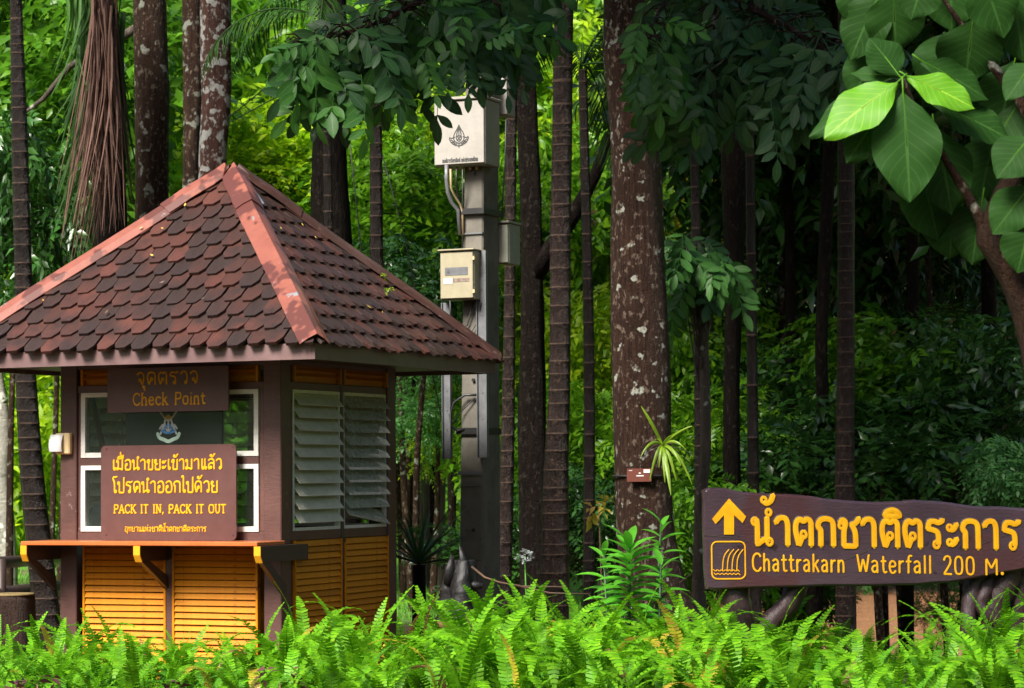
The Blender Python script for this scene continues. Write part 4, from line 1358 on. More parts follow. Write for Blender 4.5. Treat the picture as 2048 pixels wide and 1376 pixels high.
def cabinet(label, px0, px1, py0, py1, yf, dep, mat, roofh=.02, cat='cabinet', name='electrical_cabinet'):
    a, b = ppt(px0, py1, yf), ppt(px1, py0, yf)
    t = thing(name, label, cat)
    t.matrix_world = PMx @ Matrix.Translation((a.x, yf, a.z))
    w, h = b.x - a.x, b.z - a.z
    MB().box(0, w, .018, dep, 0, h, ch=.006).obj('case', mat, t)
    MB().box(.004, w - .004, 0, .016, .008, h - .012, ch=.004).obj('door', mat, t)
    MB().box(-.012, w + .012, -.018, dep + .01, h + .001, h + roofh, ch=.004).obj('rain_hood', mat, t)
    return t, w, h
t, w, h = cabinet('large beige cabinet with a black emblem, high on the utility pole', 868, 968, 196, 333, -.30, .30, M_beige, .024)
# emblem: pointed flame outline, shield, spread wings
S = .086
em = lambda x, y, hh: Vector((w * .50 + x * S, -.0008 - hh, h * .36 + y * S))
stk = [[(0, 1.5), (-.2, 1.1), (-.45, .75), (-.55, .35), (-.42, 0), (0, -.18), (.42, 0), (.55, .35), (.45, .75), (.2, 1.1), (0, 1.5)],
       [(0, 1.35), (-.22, .75), (-.2, .45)], [(0, 1.35), (.22, .75), (.2, .45)], [(0, 1.3), (0, .5)],
       [(-.26, .5), (.26, .5), (.26, .2), (0, -.02), (-.26, .2), (-.26, .5)], [(-.2, .1), (.2, .45)], [(-.12, .4), (.14, .1)],
       [(-.4, .42), (-.75, .3), (-.98, .45), (-.85, 0), (-.5, -.28), (0, -.42), (.5, -.28), (.85, 0), (.98, .45), (.75, .3), (.4, .42)],
       [(-.8, .2), (-.5, 0)], [(.8, .2), (.5, 0)], [(-.7, -.02), (-.4, -.12)], [(.7, -.02), (.4, -.12)], [(-.5, -.18), (-.2, -.22)], [(.5, -.18), (.2, -.22)], [(0, -.18), (0, -.55)]]
tag(sweep([(False, chaikin(p, 1)) for p in stk], .10, .0010, em).obj('emblem', M_ink, t), kind='stuff')
lettering('owner_lettering', 'องค์การโทรศัพท์ แห่งประเทศไทย', TH, M_ink, t, w * .17, w * .87, h * .045, .024, .0062, 0, lambda x, z, hh: Vector((x, -.0008 - hh, z)), .12, thick=.0006)
hm = MB().box(w * .085, w * .135, -.016, -.001, h * .46, h * .62, ch=.004)
hm.tube([(w * .11, -.002, h * .585), (w * .11, -.026, h * .585)], .016, 10)
hm.obj('handle', M_grey, t)
mb = MB()
for i in range(5):
    mb.tube([(w * (.2 + .13 * i), .12, -.002), (w * (.2 + .13 * i), .12, -.028)], .011, 8)
tag(mb.obj('cable_glands', M_cream, t), kind='stuff')
t, w, h = cabinet('small cream meter cabinet with two printed labels on the utility pole', 880, 946, 500, 600, -.32, .2, paint('meter_cream', (.36, .32, .22), (.32, .285, .19), 5, .4, (1, 1, 1), .05, worn=(.4, .33, .2), wa=.7), .014)
o = MB().box(w * .16, w * .84, -.003, -.0008, h * .50, h * .66).obj('label_plate', M_grey, t)
em2 = lambda x, y, hh: Vector((w * .26 + x * .014, -.0038 - hh, h * .56 + y * .014))
sweep([(False, [(0, 1.4), (-.5, .4), (0, -.3), (.5, .4), (0, 1.4)]), (False, [(-.9, 0), (0, -.7), (.9, 0)])], .25, .0006, em2).obj('mark', M_ink, o)
o = MB().box(w * .12, w * .38, -.003, -.0008, h * .33, h * .44).obj('sticker', M_paper, t)
MB().box(w * .385, w * .88, -.003, -.0008, h * .36, h * .43).obj('sticker', paint('brown_print', (.14, .09, .07), (.3, .24, .2), 40, .5, (1, 1, 1), 0), t)
mb = MB()
for z in (.12, .8):
    mb.box(w - .004, w + .012, -.004, .03, h * z, h * (z + .07))
tag(mb.obj('hinges', M_cream, t), kind='stuff')
cabinet('narrow beige cabinet partly hidden behind the top of the utility pole', 988, 1014, 150, 232, .22, .16, M_beige, .02)
cabinet('grey green box on the right back side of the utility pole', 992, 1016, 446, 528, .16, .24, paint('box_grey_green', (.32, .32, .26), (.26, .26, .21), 6, .5, (1, 1, 1), .1), .02)

# thin service wires
def wire(label, p, r=.006, name='service_wire'):
    P = [at(*q) for q in p]
    t = MB().tube([v - P[0] for v in P], r, 5).obj(name, M_black)
    t.location = P[0]
    tag(t, label, 'wire', 'thin black wires behind the roof')
wire('thin black wire running from the dead palm to the hanging branch, upper of the pair', [(395, 265, 25), (470, 225, 24), (540, 168, 23), (660, 60, 22), (760, -40, 21)])
wire('thin black wire behind the roof peak, lower of the pair', [(395, 290, 25), (460, 245, 24), (560, 190, 23), (700, 90, 22), (860, -40, 21)])
wire('black guy wire slanting down behind the roof, left of the palm', [(690, 200, 24), (712, 400, 24), (724, 520, 24), (742, 690, 24)])
wire('black guy wire slanting down between palm and utility pole', [(762, 300, 24), (806, 460, 24), (835, 600, 24), (900, 920, 24)])

# ------------------------------------------------------------------ the waterfall sign
SY = 13.8
so_ = at(1405, 1180, SY)
ws = thing('plank_sign', 'thick purple brown plank sign reading Chattrakarn Waterfall 200 M. in yellow', 'sign', (so_.x, SY, gz(so_.x + .8, SY)))
sb = ws.location.copy()
sp_ = lambda px, py, y=0.0: (lambda q: Vector((q.x - sb.x, y, q.z - sb.z)))(at(px, py, SY))
OUT = [(1405, 980), (1420, 975), (1455, 976), (1482, 984), (1530, 986), (1600, 990), (1680, 1000), (1750, 1004), (1830, 1000), (1880, 1003), (1950, 1012), (2020, 1014), (2075, 1018), (2090, 1045),
       (2086, 1100), (2076, 1132), (2048, 1140), (2000, 1148), (1950, 1158), (1900, 1166), (1800, 1172), (1650, 1173), (1500, 1177), (1425, 1181), (1412, 1178), (1409, 1130), (1406, 1050)]
pts = []
for i in range(len(OUT)):
    a, b = OUT[i], OUT[(i + 1) % len(OUT)]
    for k in range(3):
        t_ = k / 3
        pts.append((a[0] + (b[0] - a[0]) * t_ + U(-.8, .8), a[1] + (b[1] - a[1]) * t_ + U(-.9, .9)))
c2 = np.mean(np.array(pts), 0)
n = len(pts)
vs, fs = [], []
for (y, ins) in ((0.0, 5.0), (.006, 2.2), (.02, 0), (.085, 0), (.1, 4)):
    for i, (px, py) in enumerate(pts):
        a, b = pts[i - 1], pts[(i + 1) % n]
        tx, ty = b[0] - a[0], b[1] - a[1]
        l = math.hypot(tx, ty) or 1
        nx_, ny_ = -ty / l, tx / l
        vs.append(sp_(px + nx_ * ins, py + ny_ * ins, y))
for r in range(4):
    for i in range(n):
        a, b = r * n + i, r * n + (i + 1) % n
        fs.append((a, b, b + n, a + n))
fs += [list(range(n)), list(range(4 * n, 5 * n))[::-1]]
MB().add(vs, fs).obj('plank', M_sign, ws)
kpm = SY / F
wl = lambda x, z, hh: Vector((x, -.001 - hh, z))
a, b = sp_(1505, 1089), sp_(2041, 1098)
lettering('t', 'นํ^าตกชาติตระการ', TH, M_letter, ws, a.x, b.x, a.z, .148, .032, 0, wl, .13, tilt=(b.z - a.z) / (b.x - a.x), thick=.006, loop=1.3, ringw=.58)
a, b = sp_(1504, 1142), sp_(1690, 1145)
lettering('e', 'Chattrakarn', LA, M_letter, ws, a.x, b.x, a.z, .096, .0115, 0, wl, .14, tilt=(b.z - a.z) / (b.x - a.x), thick=.004)
a, b = sp_(1714, 1145), sp_(1864, 1147)
lettering('e', 'Waterfall', LA, M_letter, ws, a.x, b.x, a.z, .096, .0115, 0, wl, .14, tilt=(b.z - a.z) / (b.x - a.x), thick=.004)
a, b = sp_(1886, 1148), sp_(1950, 1150)
lettering('e', '200', LA, M_letter, ws, a.x, b.x, a.z, .098, .0115, 0, wl, .16, tilt=(b.z - a.z) / (b.x - a.x), thick=.004)
a, b = sp_(1970, 1150), sp_(2010, 1151)
lettering('e', 'M.', LA, M_letter, ws, a.x, b.x, a.z, .09, .0115, 0, wl, .16, thick=.004)
ar = [(1458, 997), (1492, 1033), (1485, 1046), (1468, 1030), (1468, 1069), (1448, 1069), (1448, 1030), (1431, 1048), (1424, 1038)]
q = [sp_(*p) for p in ar]
n = len(q)
MB().add([v + Vector((0, -.007, 0)) for v in q] + [v + Vector((0, .0005, 0)) for v in q], [list(range(n))] + [(i, n + i, n + (i + 1) % n, (i + 1) % n) for i in range(n)]).obj('arrow', M_letter, ws)
ip = lambda px, py: (lambda v: (v.x, v.z))(sp_(px, py))
i0, i1 = sp_(1424, 1158), sp_(1490, 1083)
sweep([(True, rounded(i0.x, i1.x, i0.z, i1.z, .03, 4))], .0085, .004, wl).obj('icon_border', M_letter, ws)
for k in range(4):
    dx = 9.5 * k
    sweep([(False, chaikin([ip(1445 + dx, 1142), ip(1446 + dx, 1120), ip(1450 + dx, 1108), ip(1458 + dx, 1099)]))], .0062, .004, wl).obj('falling_water_line', M_letter, ws)
for yy in (1141, 1148):
    sweep([(False, chaikin([ip(1427 + 4 * k + (0 if yy < 1145 else 1), yy + (2 if k % 2 else -2)) for k in range(14)], 1))], .0055, .004, wl).obj('wave_line', M_letter, ws)
for pp in ([(1408, 1070), (1440, 1073), (1475, 1076), (1497, 1083)], [(1660, 1130), (1700, 1116), (1745, 1098), (1790, 1060), (1800, 1030)], [(1880, 1015), (1882, 1032)], [(1960, 1090), (1990, 1076), (2030, 1066)], [(1720, 1030), (1760, 1050), (1780, 1085)]):
    q = [ip(*p) for p in pp]
    sweep([(False, chaikin([(x, z) for x, z in q]))], .005, .0012, wl).obj('crack', M_dark, ws)
# gnarled root legs
M_root = paint('root_paint', (.05, .027, .03), (.028, .015, .017), 6, .35, (3, 3, 1), 1.2, worn=(.09, .05, .05), wa=.63, spec=.35)
def root(paths, name='root_leg'):
    mb = MB()
    for p in paths:
        P = [sp_(px, py, y) for px, py, y, r in p]
        rr = [r for *_, r in p]
        # resample
        Q, R2 = [], []
        for i in range(len(P) - 1):
            for k in range(4):
                t_ = k / 4
                p0, p1, p2, p3 = P[max(i - 1, 0)], P[i], P[i + 1], P[min(i + 2, len(P) - 1)]
                Q.append(.5 * ((2 * p1) + (p2 - p0) * t_ + (2 * p0 - 5 * p1 + 4 * p2 - p3) * t_ * t_ + (3 * p1 - p0 - 3 * p2 + p3) * t_ ** 3))
                R2.append(rr[i] + (rr[i + 1] - rr[i]) * t_)
        Q.append(P[-1]); R2.append(rr[-1])
        mb.tube(Q, R2, 14, wob=.12)
    return mb.obj(name, M_root, ws)
zb_ = 1420
root([[(2040, 1120, .14, .075), (2020, 1170, .13, .075), (1998, 1220, .12, .06), (1990, 1270, .12, .055), (1985, 1330, .12, .065), (1980, zb_, .12, .09)]])
root([[(1975, 1130, .16, .07), (1958, 1170, .14, .06), (1945, 1220, .1, .045), (1938, 1270, .08, .04), (1935, 1330, .1, .05), (1940, zb_, .12, .08)]])
root([[(1990, 1150, .15, .05), (1975, 1190, .1, .045), (1968, 1215, .08, .035), (1985, 1235, .08, .04), (2010, 1260, .1, .04), (2020, 1330, .12, .06), (2025, zb_, .12, .08)]])
root([[(2060, 1100, .18, .08), (2050, 1200, .18, .07), (2046, 1300, .18, .075), (2040, zb_, .18, .1)]])
root([[(1470, 1160, .14, .09), (1478, 1210, .12, .08), (1490, 1280, .12, .075), (1500, zb_, .12, .1)]])
root([[(1600, 1165, .14, .07), (1580, 1215, .12, .06), (1545, 1250, .12, .055), (1520, 1320, .12, .07), (1515, zb_, .12, .09)]])

# ------------------------------------------------------------------ shaped leaves for the near branches
def blade(L, W, prof, cols=3, fold=.15, droop=.15, wave=0.0, curl=0.0, seed=0):
    """one leaf in its own frame: along +x, across y, face up +z; returns vertices, quads, uv"""
    g = np.random.default_rng(seed)
    n = len(prof)
    vs, uv, fs = [], [], []
    for i, w in enumerate(prof):
        s = i / (n - 1)
        for j in range(cols):
            u = j / (cols - 1) * 2 - 1
            y = u * w * W / 2
            z = abs(u) * w * W / 2 * fold * 2 - droop * L * s * s + wave * W * math.sin(s * 16 + u * 2 + seed) * abs(u) ** 2 + curl * W * (u * u)
            vs.append((s * L + g.uniform(-.004, .004) * L * abs(u), y, z))
            uv.append((j / (cols - 1) * (1 if True else 0), s))
    for i in range(n - 1):
        for j in range(cols - 1):
            a = i * cols + j
            fs.append((a, a + cols, a + cols + 1, a + 1))
    return np.array(vs), np.array(fs), np.array(uv)
OVAL = [.04, .5, .86, 1.0, .92, .62, .02]

def compound_mesh(seed, pairs=4, L=.40, ll=.15, lw=.062):
    g = np.random.default_rng(seed)
    V, Q, UV = [], [], []
    nb = 0
    rach = []
    for i in range(9):
        s = i / 8
        rach.append((L * s, 0, -.10 * L * s * s))
    def put_leaf(p, ang, tilt, k):
        nonlocal nb
        v, f, uv = blade(ll * k, lw * k * g.uniform(.9, 1.12), OVAL, 3, .10, g.uniform(.05, .25), .03, 0, int(g.integers(1e6)))
        ca, sa, ct, st_ = math.cos(ang), math.sin(ang), math.cos(tilt), math.sin(tilt)
        x, y, z = v[:, 0], v[:, 1], v[:, 2]
        x, z = x * ct + z * st_, -x * st_ + z * ct
        x, y = x * ca - y * sa, x * sa + y * ca
        V.append(np.stack([x + p[0], y + p[1], z + p[2]], 1)); Q.append(f + nb); UV.append(uv)
        nb += len(v)
    for i in range(pairs):
        s = .22 + .68 * i / max(1, pairs - 1)
        p = (L * s, 0, -.10 * L * s * s)
        k = .75 + .35 * math.sin(math.pi * s)
        for sg in (1, -1):
            put_leaf((p[0] + g.uniform(-.012, .012), p[1], p[2]), sg * rad(g.uniform(40, 68)), rad(g.uniform(5, 40)), k * g.uniform(.88, 1.08))
    put_leaf((L, 0, -.1 * L), rad(g.uniform(-12, 12)), rad(g.uniform(10, 35)), 1.0)
    mb = MB().tube(rach, [.004 - .0025 * i / 8 for i in range(9)], 4, smooth=False, caps=False)
    v = np.array(mb.v)
    V.append(v); Q.append(np.array(mb.f) + nb); UV.append(np.tile([[.2, .52]], (len(v), 1)))
    return npmesh('compound_leaf', np.vstack(V), np.vstack(Q), True, np.vstack(UV))
COMP = [compound_mesh(100 + i, 3 + i % 3, .34 + .05 * (i % 3)) for i in range(7)]

def aim(o, base, d, nrm, sc=1.0):
    d = Vector(d).normalized()
    nrm = Vector(nrm)
    y = nrm.cross(d).normalized()
    z = d.cross(y)
    o.matrix_local = Matrix(((d.x * sc, y.x * sc, z.x * sc, base.x), (d.y * sc, y.y * sc, z.y * sc, base.y), (d.z * sc, y.z * sc, z.z * sc, base.z), (0, 0, 0, 1)))

def polyl(P, s):
    n = len(P) - 1
    i = min(int(s * n), n - 1)
    return P[i].lerp(P[i + 1], s * n - i)

# boughs of the big spotted tree come forward over the scene
limbs = [
 [(1250, -60, 17.3), (1150, -95, 15.6), (1000, -75, 14.2), (880, -20, 13.4), (770, 40, 13.1), (670, 72, 12.9), (585, 84, 12.8)],
 [(1250, -60, 17.3), (1340, -90, 15.6), (1430, -30, 14.2), (1530, 30, 13.7), (1640, 90, 13.4), (1680, 150, 13.3)],
 [(1340, -90, 15.6), (1330, 0, 13.9), (1300, 60, 13.4), (1270, 110, 13.2)],
 [(1000, -75, 14.2), (950, -20, 13.6), (1000, 10, 13.3)],
 [(1430, -30, 14.2), (1430, 90, 13.9), (1400, 160, 13.7)],
 [(1150, -95, 15.6), (1130, -60, 14.3), (1160, 0, 14.1)],
]
LP = [[at(*p) - b10 for p in l] for l in limbs]
for i, P in enumerate(LP):
    Q = [polyl(P, k / 18) for k in range(19)]
    MB().tube(Q, [max(.007, (.05 if i < 2 else .022) * (1 - k / 17)) for k in range(19)], 8, wob=.05).obj('bough', B_brown, T10)
plan = []    # (limb, from, to, leaves, spread, down)
for cx_, cy_, cz_, r_ in ((-.5, 11.6, 5.9, 1.5), (.9, 12.4, 6.0, 1.8), (1.0, 16., 6.4, 1.7)):  # unseen crown masses, added above the view to shade the boughs
    grow('crown', L_comp, CR['canopy'], T10, Vector((cx_, cy_, cz_)) - b10, (r_, r_, r_ * .7), cx_)
twigs = MB()
def comp_leaf(base, d, host, mat, sc=1.0, root_=None, par=None):
    o = obj('compound_leaf', COMP[random.randrange(len(COMP))], par, mat)
    tocam = (Vector((0, 0, EYE)) - (base + host)).normalized()
    nrm = tocam * U(.35, .9) + Vector((0, 0, 1)) * U(.2, .7) + Vector((U(-.35, .35), 0, U(-.2, .2)))
    aim(o, base, d, nrm, sc)
    if root_ is not None and (root_ - base).length > .02:
        twigs.tube([root_, (root_ + base) / 2 + Vector((0, 0, .02)), base], [.006, .005, .0035], 5, caps=False)
def pix(p):
    v = p + b10 - Vector((0, 0, EYE))
    return 1024 + F * v.dot(eU) / v.dot(fwd), 688 - F * v.dot(eV) / v.dot(fwd)
def clear_of(b, d):
    """keep the leaves off the big trunk and out of the lower middle of the view"""
    for s in (0, .22, .45):
        x, y = pix(b + d.normalized() * s)
        lim = -40 if x < 535 else 285 if x < 870 else ((180 if x < 1015 else 130) if x < 1185 else (-20 if x < 1262 else 320))
        if y > lim:
            return False
    return True
for li, s0, s1, n, spr in ((0, .40, .97, 84, .16), (1, .25, 1.0, 90, .30), (2, .35, 1.0, 34, .13), (3, .2, 1.0, 26, .18), (4, .1, 1., 40, .26), (5, .15, 1, 20, .2), (0, .2, .5, 14, .22)):
    for k in range(n):
        s = s0 + (s1 - s0) * (k + U(0, 1)) / n
        r0 = polyl(LP[li], s)
        b = r0 + Vector((U(-spr, spr), U(-spr, spr), U(-spr * 1.1, spr * .45)))
        if li == 0:
            dx = U(-1, .45)
        elif li == 2:
            dx = U(-.9, .5)
        else:
            dx = U(-.9, .9)
        d = Vector((dx, U(-.5, .35), U(-1.15, -.05)))
        if not clear_of(b, d):
            continue
        comp_leaf(b, d, b10, L_compl if (li in (0, 2, 3) and random.random() < .45) else L_comp, U(.8, 1.1), r0, T10)
# a few sprays at the very places where they hang clear of the mass
for (x0, y0, x1, y1, Y, lt) in ((640, 78, 545, 100, 12.8, 1), (690, 95, 560, 165, 12.9, 1), (655, 130, 662, 235, 12.9, 1), (722, 150, 740, 290, 12.8, 1), (735, 150, 690, 240, 12.9, 1), (800, 120, 812, 215, 13, 1),
        (845, 110, 870, 185, 13, 1), (880, 130, 868, 275, 13.2, 0), (660, 160, 625, 250, 13.2, 0), (1285, 30, 1262, 115, 13, 1), (1320, 40, 1390, 60, 13, 1), (1290, 110, 1262, 205, 13.1, 0), (1335, 120, 1340, 210, 13.1, 0),
        (1400, 170, 1420, 280, 13.3, 0), (1540, 190, 1560, 320, 13.2, 0), (1500, 160, 1480, 280, 13.4, 0), (1600, 150, 1650, 240, 13.3, 0), (960, 90, 1010, 60, 13, 1), (905, 80, 893, 182, 13.1, 0), (948, 70, 955, 178, 13.2, 0), (985, 80, 992, 180, 13.2, 0), (925, 85, 938, 186, 13.1, 0), (1005, 85, 1022, 190, 13.3, 0), (975, 60, 968, 168, 13.4, 0), (1030, 70, 1040, 175, 13.4, 0), (1075, 50, 1068, 160, 13.5, 0), (1010, 20, 1035, 75, 13, 1), (930, 20, 905, 90, 13, 1)):
    b, e = at(x0, y0, Y) - b10, at(x1, y1, Y - .15) - b10
    comp_leaf(b, e - b, b10, L_compl if lt else L_comp, min(1.15, max(.6, (e - b).length / .47)), None, T10)
tag(twigs.obj('twigs', B_brown, T10), kind='stuff')

# the young tree's leaves
twigs = MB()
top = P11[-1]
for i in range(34):
    a = at(U(1345, 1470), U(465, 550), 18.2 + U(-.5, .3)) - b11
    d = Vector((U(-.8, .8), U(-.7, .2), U(-1, -.15)))
    comp_leaf(a, d, b11, L_compl if random.random() < .75 else L_comp, U(.75, 1.05), top - Vector((0, 0, U(.1, .9))), t11)
tag(twigs.obj('twigs', B_pale, t11), kind='stuff')

# ------------------------------------------------------------------ broad leaved tree at the upper right
TY = 9.7
tb = at(2135, 1350, TY)
tb.z = gz(tb.x, tb.y)
teak = thing('teak_tree', 'near tree with very broad leaves hanging in from the upper right corner', 'tree', tb)
stem = [(2135, 1400, 86), (2110, 1000, 80), (2085, 760, 74), (2045, 600, 68), (1995, 510, 56), (1975, 470, 50), (2010, 380, 44), (2075, 250, 40), (2110, 60, 36), (2090, -120, 30)]
sP, sR = [tb - tb + Vector((0, 0, -.1))] + [at(x, y, TY + .15) - tb for x, y, w in stem[1:]], [w / 2 * TY / F for *_, w in stem]
obj('trunk', trunk_mesh(sP, sR, 16, .06, .09, 0, 77), teak, barkmat('bark_teak', (.035, .018, .010), (.012, .007, .005), (.28, .26, .2), .66, 9, rough=.6, spec=.1))
def limb(pts):
    P = [at(x, y, TY + z) - tb for x, y, z, w in pts]
    MB().tube([polyl(P, k / 12) for k in range(13)], [pts[min(len(pts) - 1, int(k / 12 * (len(pts) - 1) + .5))][3] / 2 * TY / F for k in range(13)], 8).obj('branch', B_brown, teak)
limb([(1985, 480, .15, 34), (1940, 400, .15, 22), (1880, 300, .1, 14), (1830, 215, .05, 10), (1806, 158, 0, 8)])
limb([(2075, 250, .15, 30), (2000, 150, .2, 20), (1930, 60, .2, 12), (1860, -40, .15, 9)])
limb([(1985, 480, .15, 26), (2020, 430, .1, 14), (2060, 360, .0, 9)])
TPROF = [.03, .22, .5, .74, .9, .98, 1.0, .97, .88, .74, .55, .32, .02]
TEAK = []
for i in range(5):
    v, f, uv = blade(1.0, 1.0, TPROF, 9, .05, .12, .035, -.03, i + 3)
    TEAK.append((v, f, uv))
def teak_leaf(x0, y0, x1, y1, w, z0=0.0, z1=0.0, light=0, flat=.75):
    a, b = at(x0, y0, TY + z0) - tb, at(x1, y1, TY + z1) - tb
    L = (b - a).length
    v, f, uv = TEAK[random.randrange(5)]
    v = v * np.array([L, w * TY / F, L * .8])
    me = npmesh('leaf', v, f, True, uv)
    o = obj('leaf', me, teak, L_teakl if light else L_teak)
    nrm = Vector((U(-.15, .15), -flat, U(.35, .6)))
    aim(o, a, b - a, nrm)
    MB().tube([(-.12 * L, 0, .03 * L), (0, 0, 0), (.5 * L, 0, -.02 * L)], [.0035, .003, .0015], 5).obj('petiole', L_teakl, o)
for a in [(1806, 182, 1822, 398, 142, 0, -.08), (1796, 163, 1648, 266, 104, 0, -.08, 1), (1814, 152, 1952, 207, 88, 0, -.08, 1), (1799, 152, 1742, 72, 92, .03, .05), (1797, 154, 1702, 140, 46, .04, .08),
          (1790, 176, 1614, 262, 84, .1, .12), (1786, 190, 1690, 322, 110, .14, .15), (1868, 205, 2032, 272, 100, .12, .1), (1868, 250, 1912, 426, 132, .12, .1), (1836, 330, 1884, 478, 140, .2, .2),
          (1765, -25, 1696, 118, 112, .15, .2), (1786, -22, 1792, 106, 124, .1, .15), (1850, -50, 1822, 38, 96, 0, 0), (1955, -70, 2014, 72, 124, 0, 0), (1946, 38, 1932, 166, 140, .15, .2),
          (2062, 270, 1996, 352, 96, -.05, -.1), (2062, 368, 1986, 466, 92, 0, 0), (2062, 440, 2036, 545, 100, 0, 0), (1902, 400, 1904, 516, 128, .25, .25), (1966, 392, 1944, 528, 116, .22, .22),
          (2070, 120, 2012, 196, 70, 0, -.05, 0), (1840, 120, 1984, 190, 92, .1, .12), (2020, -40, 2052, 120, 120, .1, .1), (1900, 60, 1860, 190, 120, .3, .3), (2030, 120, 2000, 260, 130, .3, .3),
          (1760, 90, 1700, 200, 100, .25, .3), (2040, 200, 1960, 330, 130, .3, .3), (1990, 260, 1960, 400, 130, .32, .3), (1720, -60, 1730, 60, 110, .2, .2), (1900, -60, 1905, 60, 120, .2, .2)]:
    teak_leaf(*a)

# ------------------------------------------------------------------ ferns
def fern_frond(seed, L=.62, arch=(78, -10), pin=.042, n=34):
    g = np.random.default_rng(seed)
    s = np.linspace(0, 1, n)
    ang = np.radians(arch[0]) + (np.radians(arch[1]) - np.radians(arch[0])) * s ** 1.7
    ds = L / (n - 1)
    x = np.concatenate([[0], np.cumsum(np.cos(ang[:-1]) * ds)])
    z = np.concatenate([[0], np.cumsum(np.sin(ang[:-1]) * ds)])
    V, T = [], []
    nb = 0
    side = g.uniform(-.12, .12)
    yo = side * s ** 2 * L
    for i in range(4, n):
        t = np.array([math.cos(ang[i]), 0, math.sin(ang[i])])
        up = np.array([-math.sin(ang[i]), 0, math.cos(ang[i])])
        p = np.array([x[i], yo[i], z[i]])
        f = min(1, (i - 3) / 5) * (1 - max(0, (s[i] - .72) / .3) ** 1.5 * .85)
        for sg in (1, -1):
            l = pin * f * g.uniform(.88, 1.08)
            w = ds * .86
            o = np.array([0, sg, 0]) * .96 + t * .2 + up * g.uniform(.05, .3)
            a = p - t * w * .5
            b = p + t * w * .5
            c = p + o * l + t * w * .46 - up * l * .12
            d = p + o * l * .93 - t * w * .32 - up * l * .12
            V += [a, b, c, d]
            T += [(nb, nb + 1, nb + 2), (nb, nb + 2, nb + 3)]
            nb += 4
    # midrib
    for i in range(0, n, 3):
        up = np.array([-math.sin(ang[i]), 0, math.cos(ang[i])])
        p = np.array([x[i], yo[i], z[i]])
        r = .0035 * (1 - .7 * s[i])
        V += [p + np.array([0, r, 0]), p + up * r * 1.2, p - np.array([0, r, 0])]
    m = len(range(0, n, 3))
    for k in range(m - 1):
        a = nb + 3 * k
        T += [(a, a + 1, a + 3), (a + 1, a + 4, a + 3), (a + 1, a + 2, a + 4), (a + 2, a + 5, a + 4)]
    return np.array(V), np.array(T)
FA = [fern_frond(i, L, ar, pn) for i, (L, ar, pn) in enumerate([(.66, (86, -10), .041), (.80, (84, -70), .044), (.64, (78, -85), .042), (.72, (89, 35), .038), (.84, (86, -45), .046), (.58, (70, -90), .041), (.68, (88, 5), .039), (.76, (80, -75), .044)])]
FM = [npmesh('frond', *q) for q in FA]
def fern_front(x):
    """how far back and how dense the bed is; nearest row in view"""
    return 11.9
spots = []
rf = random.Random(5)
y = 11.75
while y < 15.25:
    x = -y * .235
    while x < y * .235:
        X, Y = x + rf.uniform(-.12, .12), y + rf.uniform(-.12, .12)
        x += .36
        kl = KI @ Vector((X, Y, 0))
        if kl.y > cy0 - .06 and abs(kl.x) < HW + .75:
            continue
        spots.append((X, Y))
    y += .33
# the clumps nearest the viewer and those standing clear at the back are single plants; the low filling between them is ground cover
cover_V, cover_T, nb = [], [], 0
nf = 0
for si, (X, Y) in enumerate(spots):
    z = gz(X, Y) - .02
    px = 1024 + X / Y * F
    tall = .95 if px > 1380 else .86
    if px < 540: tall = .72
    elif px < 1200: tall = .90 + (.08 if px > 880 else 0) + .10 * sm(14, 15, Y) - (.12 if px < 800 and Y > 14.2 else 0)
    elif 1600 < px < 1930: tall = .66
    row = ['front', 'near part', 'middle', 'far part', 'rear'][min(4, int((Y - 11.6) / .75))]
    spot_ = [q for lim_, q in ((150, 'at the left edge'), (340, 'below the left yellow slats'), (520, 'below the right yellow slats'), (660, 'below the booth corner'), (800, 'before the side slats'), (900, 'left of the stump'),
             (1000, 'before the utility pole'), (1080, 'right of the utility pole'), (1170, 'before the ringed palm'), (1260, 'before the strap leaved plants'), (1370, 'before the big spotted trunk'), (1440, 'before the slender young tree'),
             (1530, 'below the sign arrow'), (1640, 'below the left third of the waterfall sign'), (1760, 'below the middle of the waterfall sign'), (1880, 'before the river water'), (1980, 'before the gnarled sign legs'), (9999, 'at the right edge')) if px < lim_][0]
    k = rf.randint(8, 11)
    c = thing('sword_fern', 'sword fern clump, %s of the bed, %s' % (row, spot_), 'fern', (X, Y, z), rf.uniform(0, 6.28), 'sword ferns massed in the front bed')
    ylw = (abs(px - 780) < 90 and Y > 13.2 and rf.random() < .6)
    for j in range(k):
        me = FM[rf.randrange(8)]
        r = rf.random()
        mt = L_ferny if (r < (.35 if ylw else .03)) else (L_fernb if r > .98 else L_fern)
        o = obj('frond', me, c, mt, (rf.uniform(-.05, .05), rf.uniform(-.05, .05), 0))
        o.rotation_euler = (rf.uniform(-.15, .15), rf.uniform(-.28, .28), 2 * math.pi * j / k + rf.uniform(-.35, .35))
        s = tall * rf.uniform(.72, 1.12)
        o.scale = (s, s * rf.uniform(.9, 1.15), s)
        nf += 1
    for j in range(5):     # low filling
        v, t_ = FA[rf.randrange(8)]
        a = rf.uniform(0, 6.28)
        s = rf.uniform(.5, .75)
        ca, sa = math.cos(a) * s, math.sin(a) * s
        q = np.stack([v[:, 0] * ca - v[:, 1] * sa + X + rf.uniform(-.2, .2), v[:, 0] * sa + v[:, 1] * ca + Y + rf.uniform(-.2, .2), v[:, 2] * s * .8 + z], 1)
        cover_V.append(q); cover_T.append(t_ + nb); nb += len(q)
print('ferns', len(spots), nf)
o = obj('fern_ground_cover', npmesh('fern_ground_cover', np.vstack(cover_V), np.vstack(cover_T)), None, leafmat('fern_shade_green', [(.03, .12, .006), (.05, .18, .008), (.07, .22, .01)], .5, .35, spec=.2))  # darker green: shade of the gaps is put into the colour
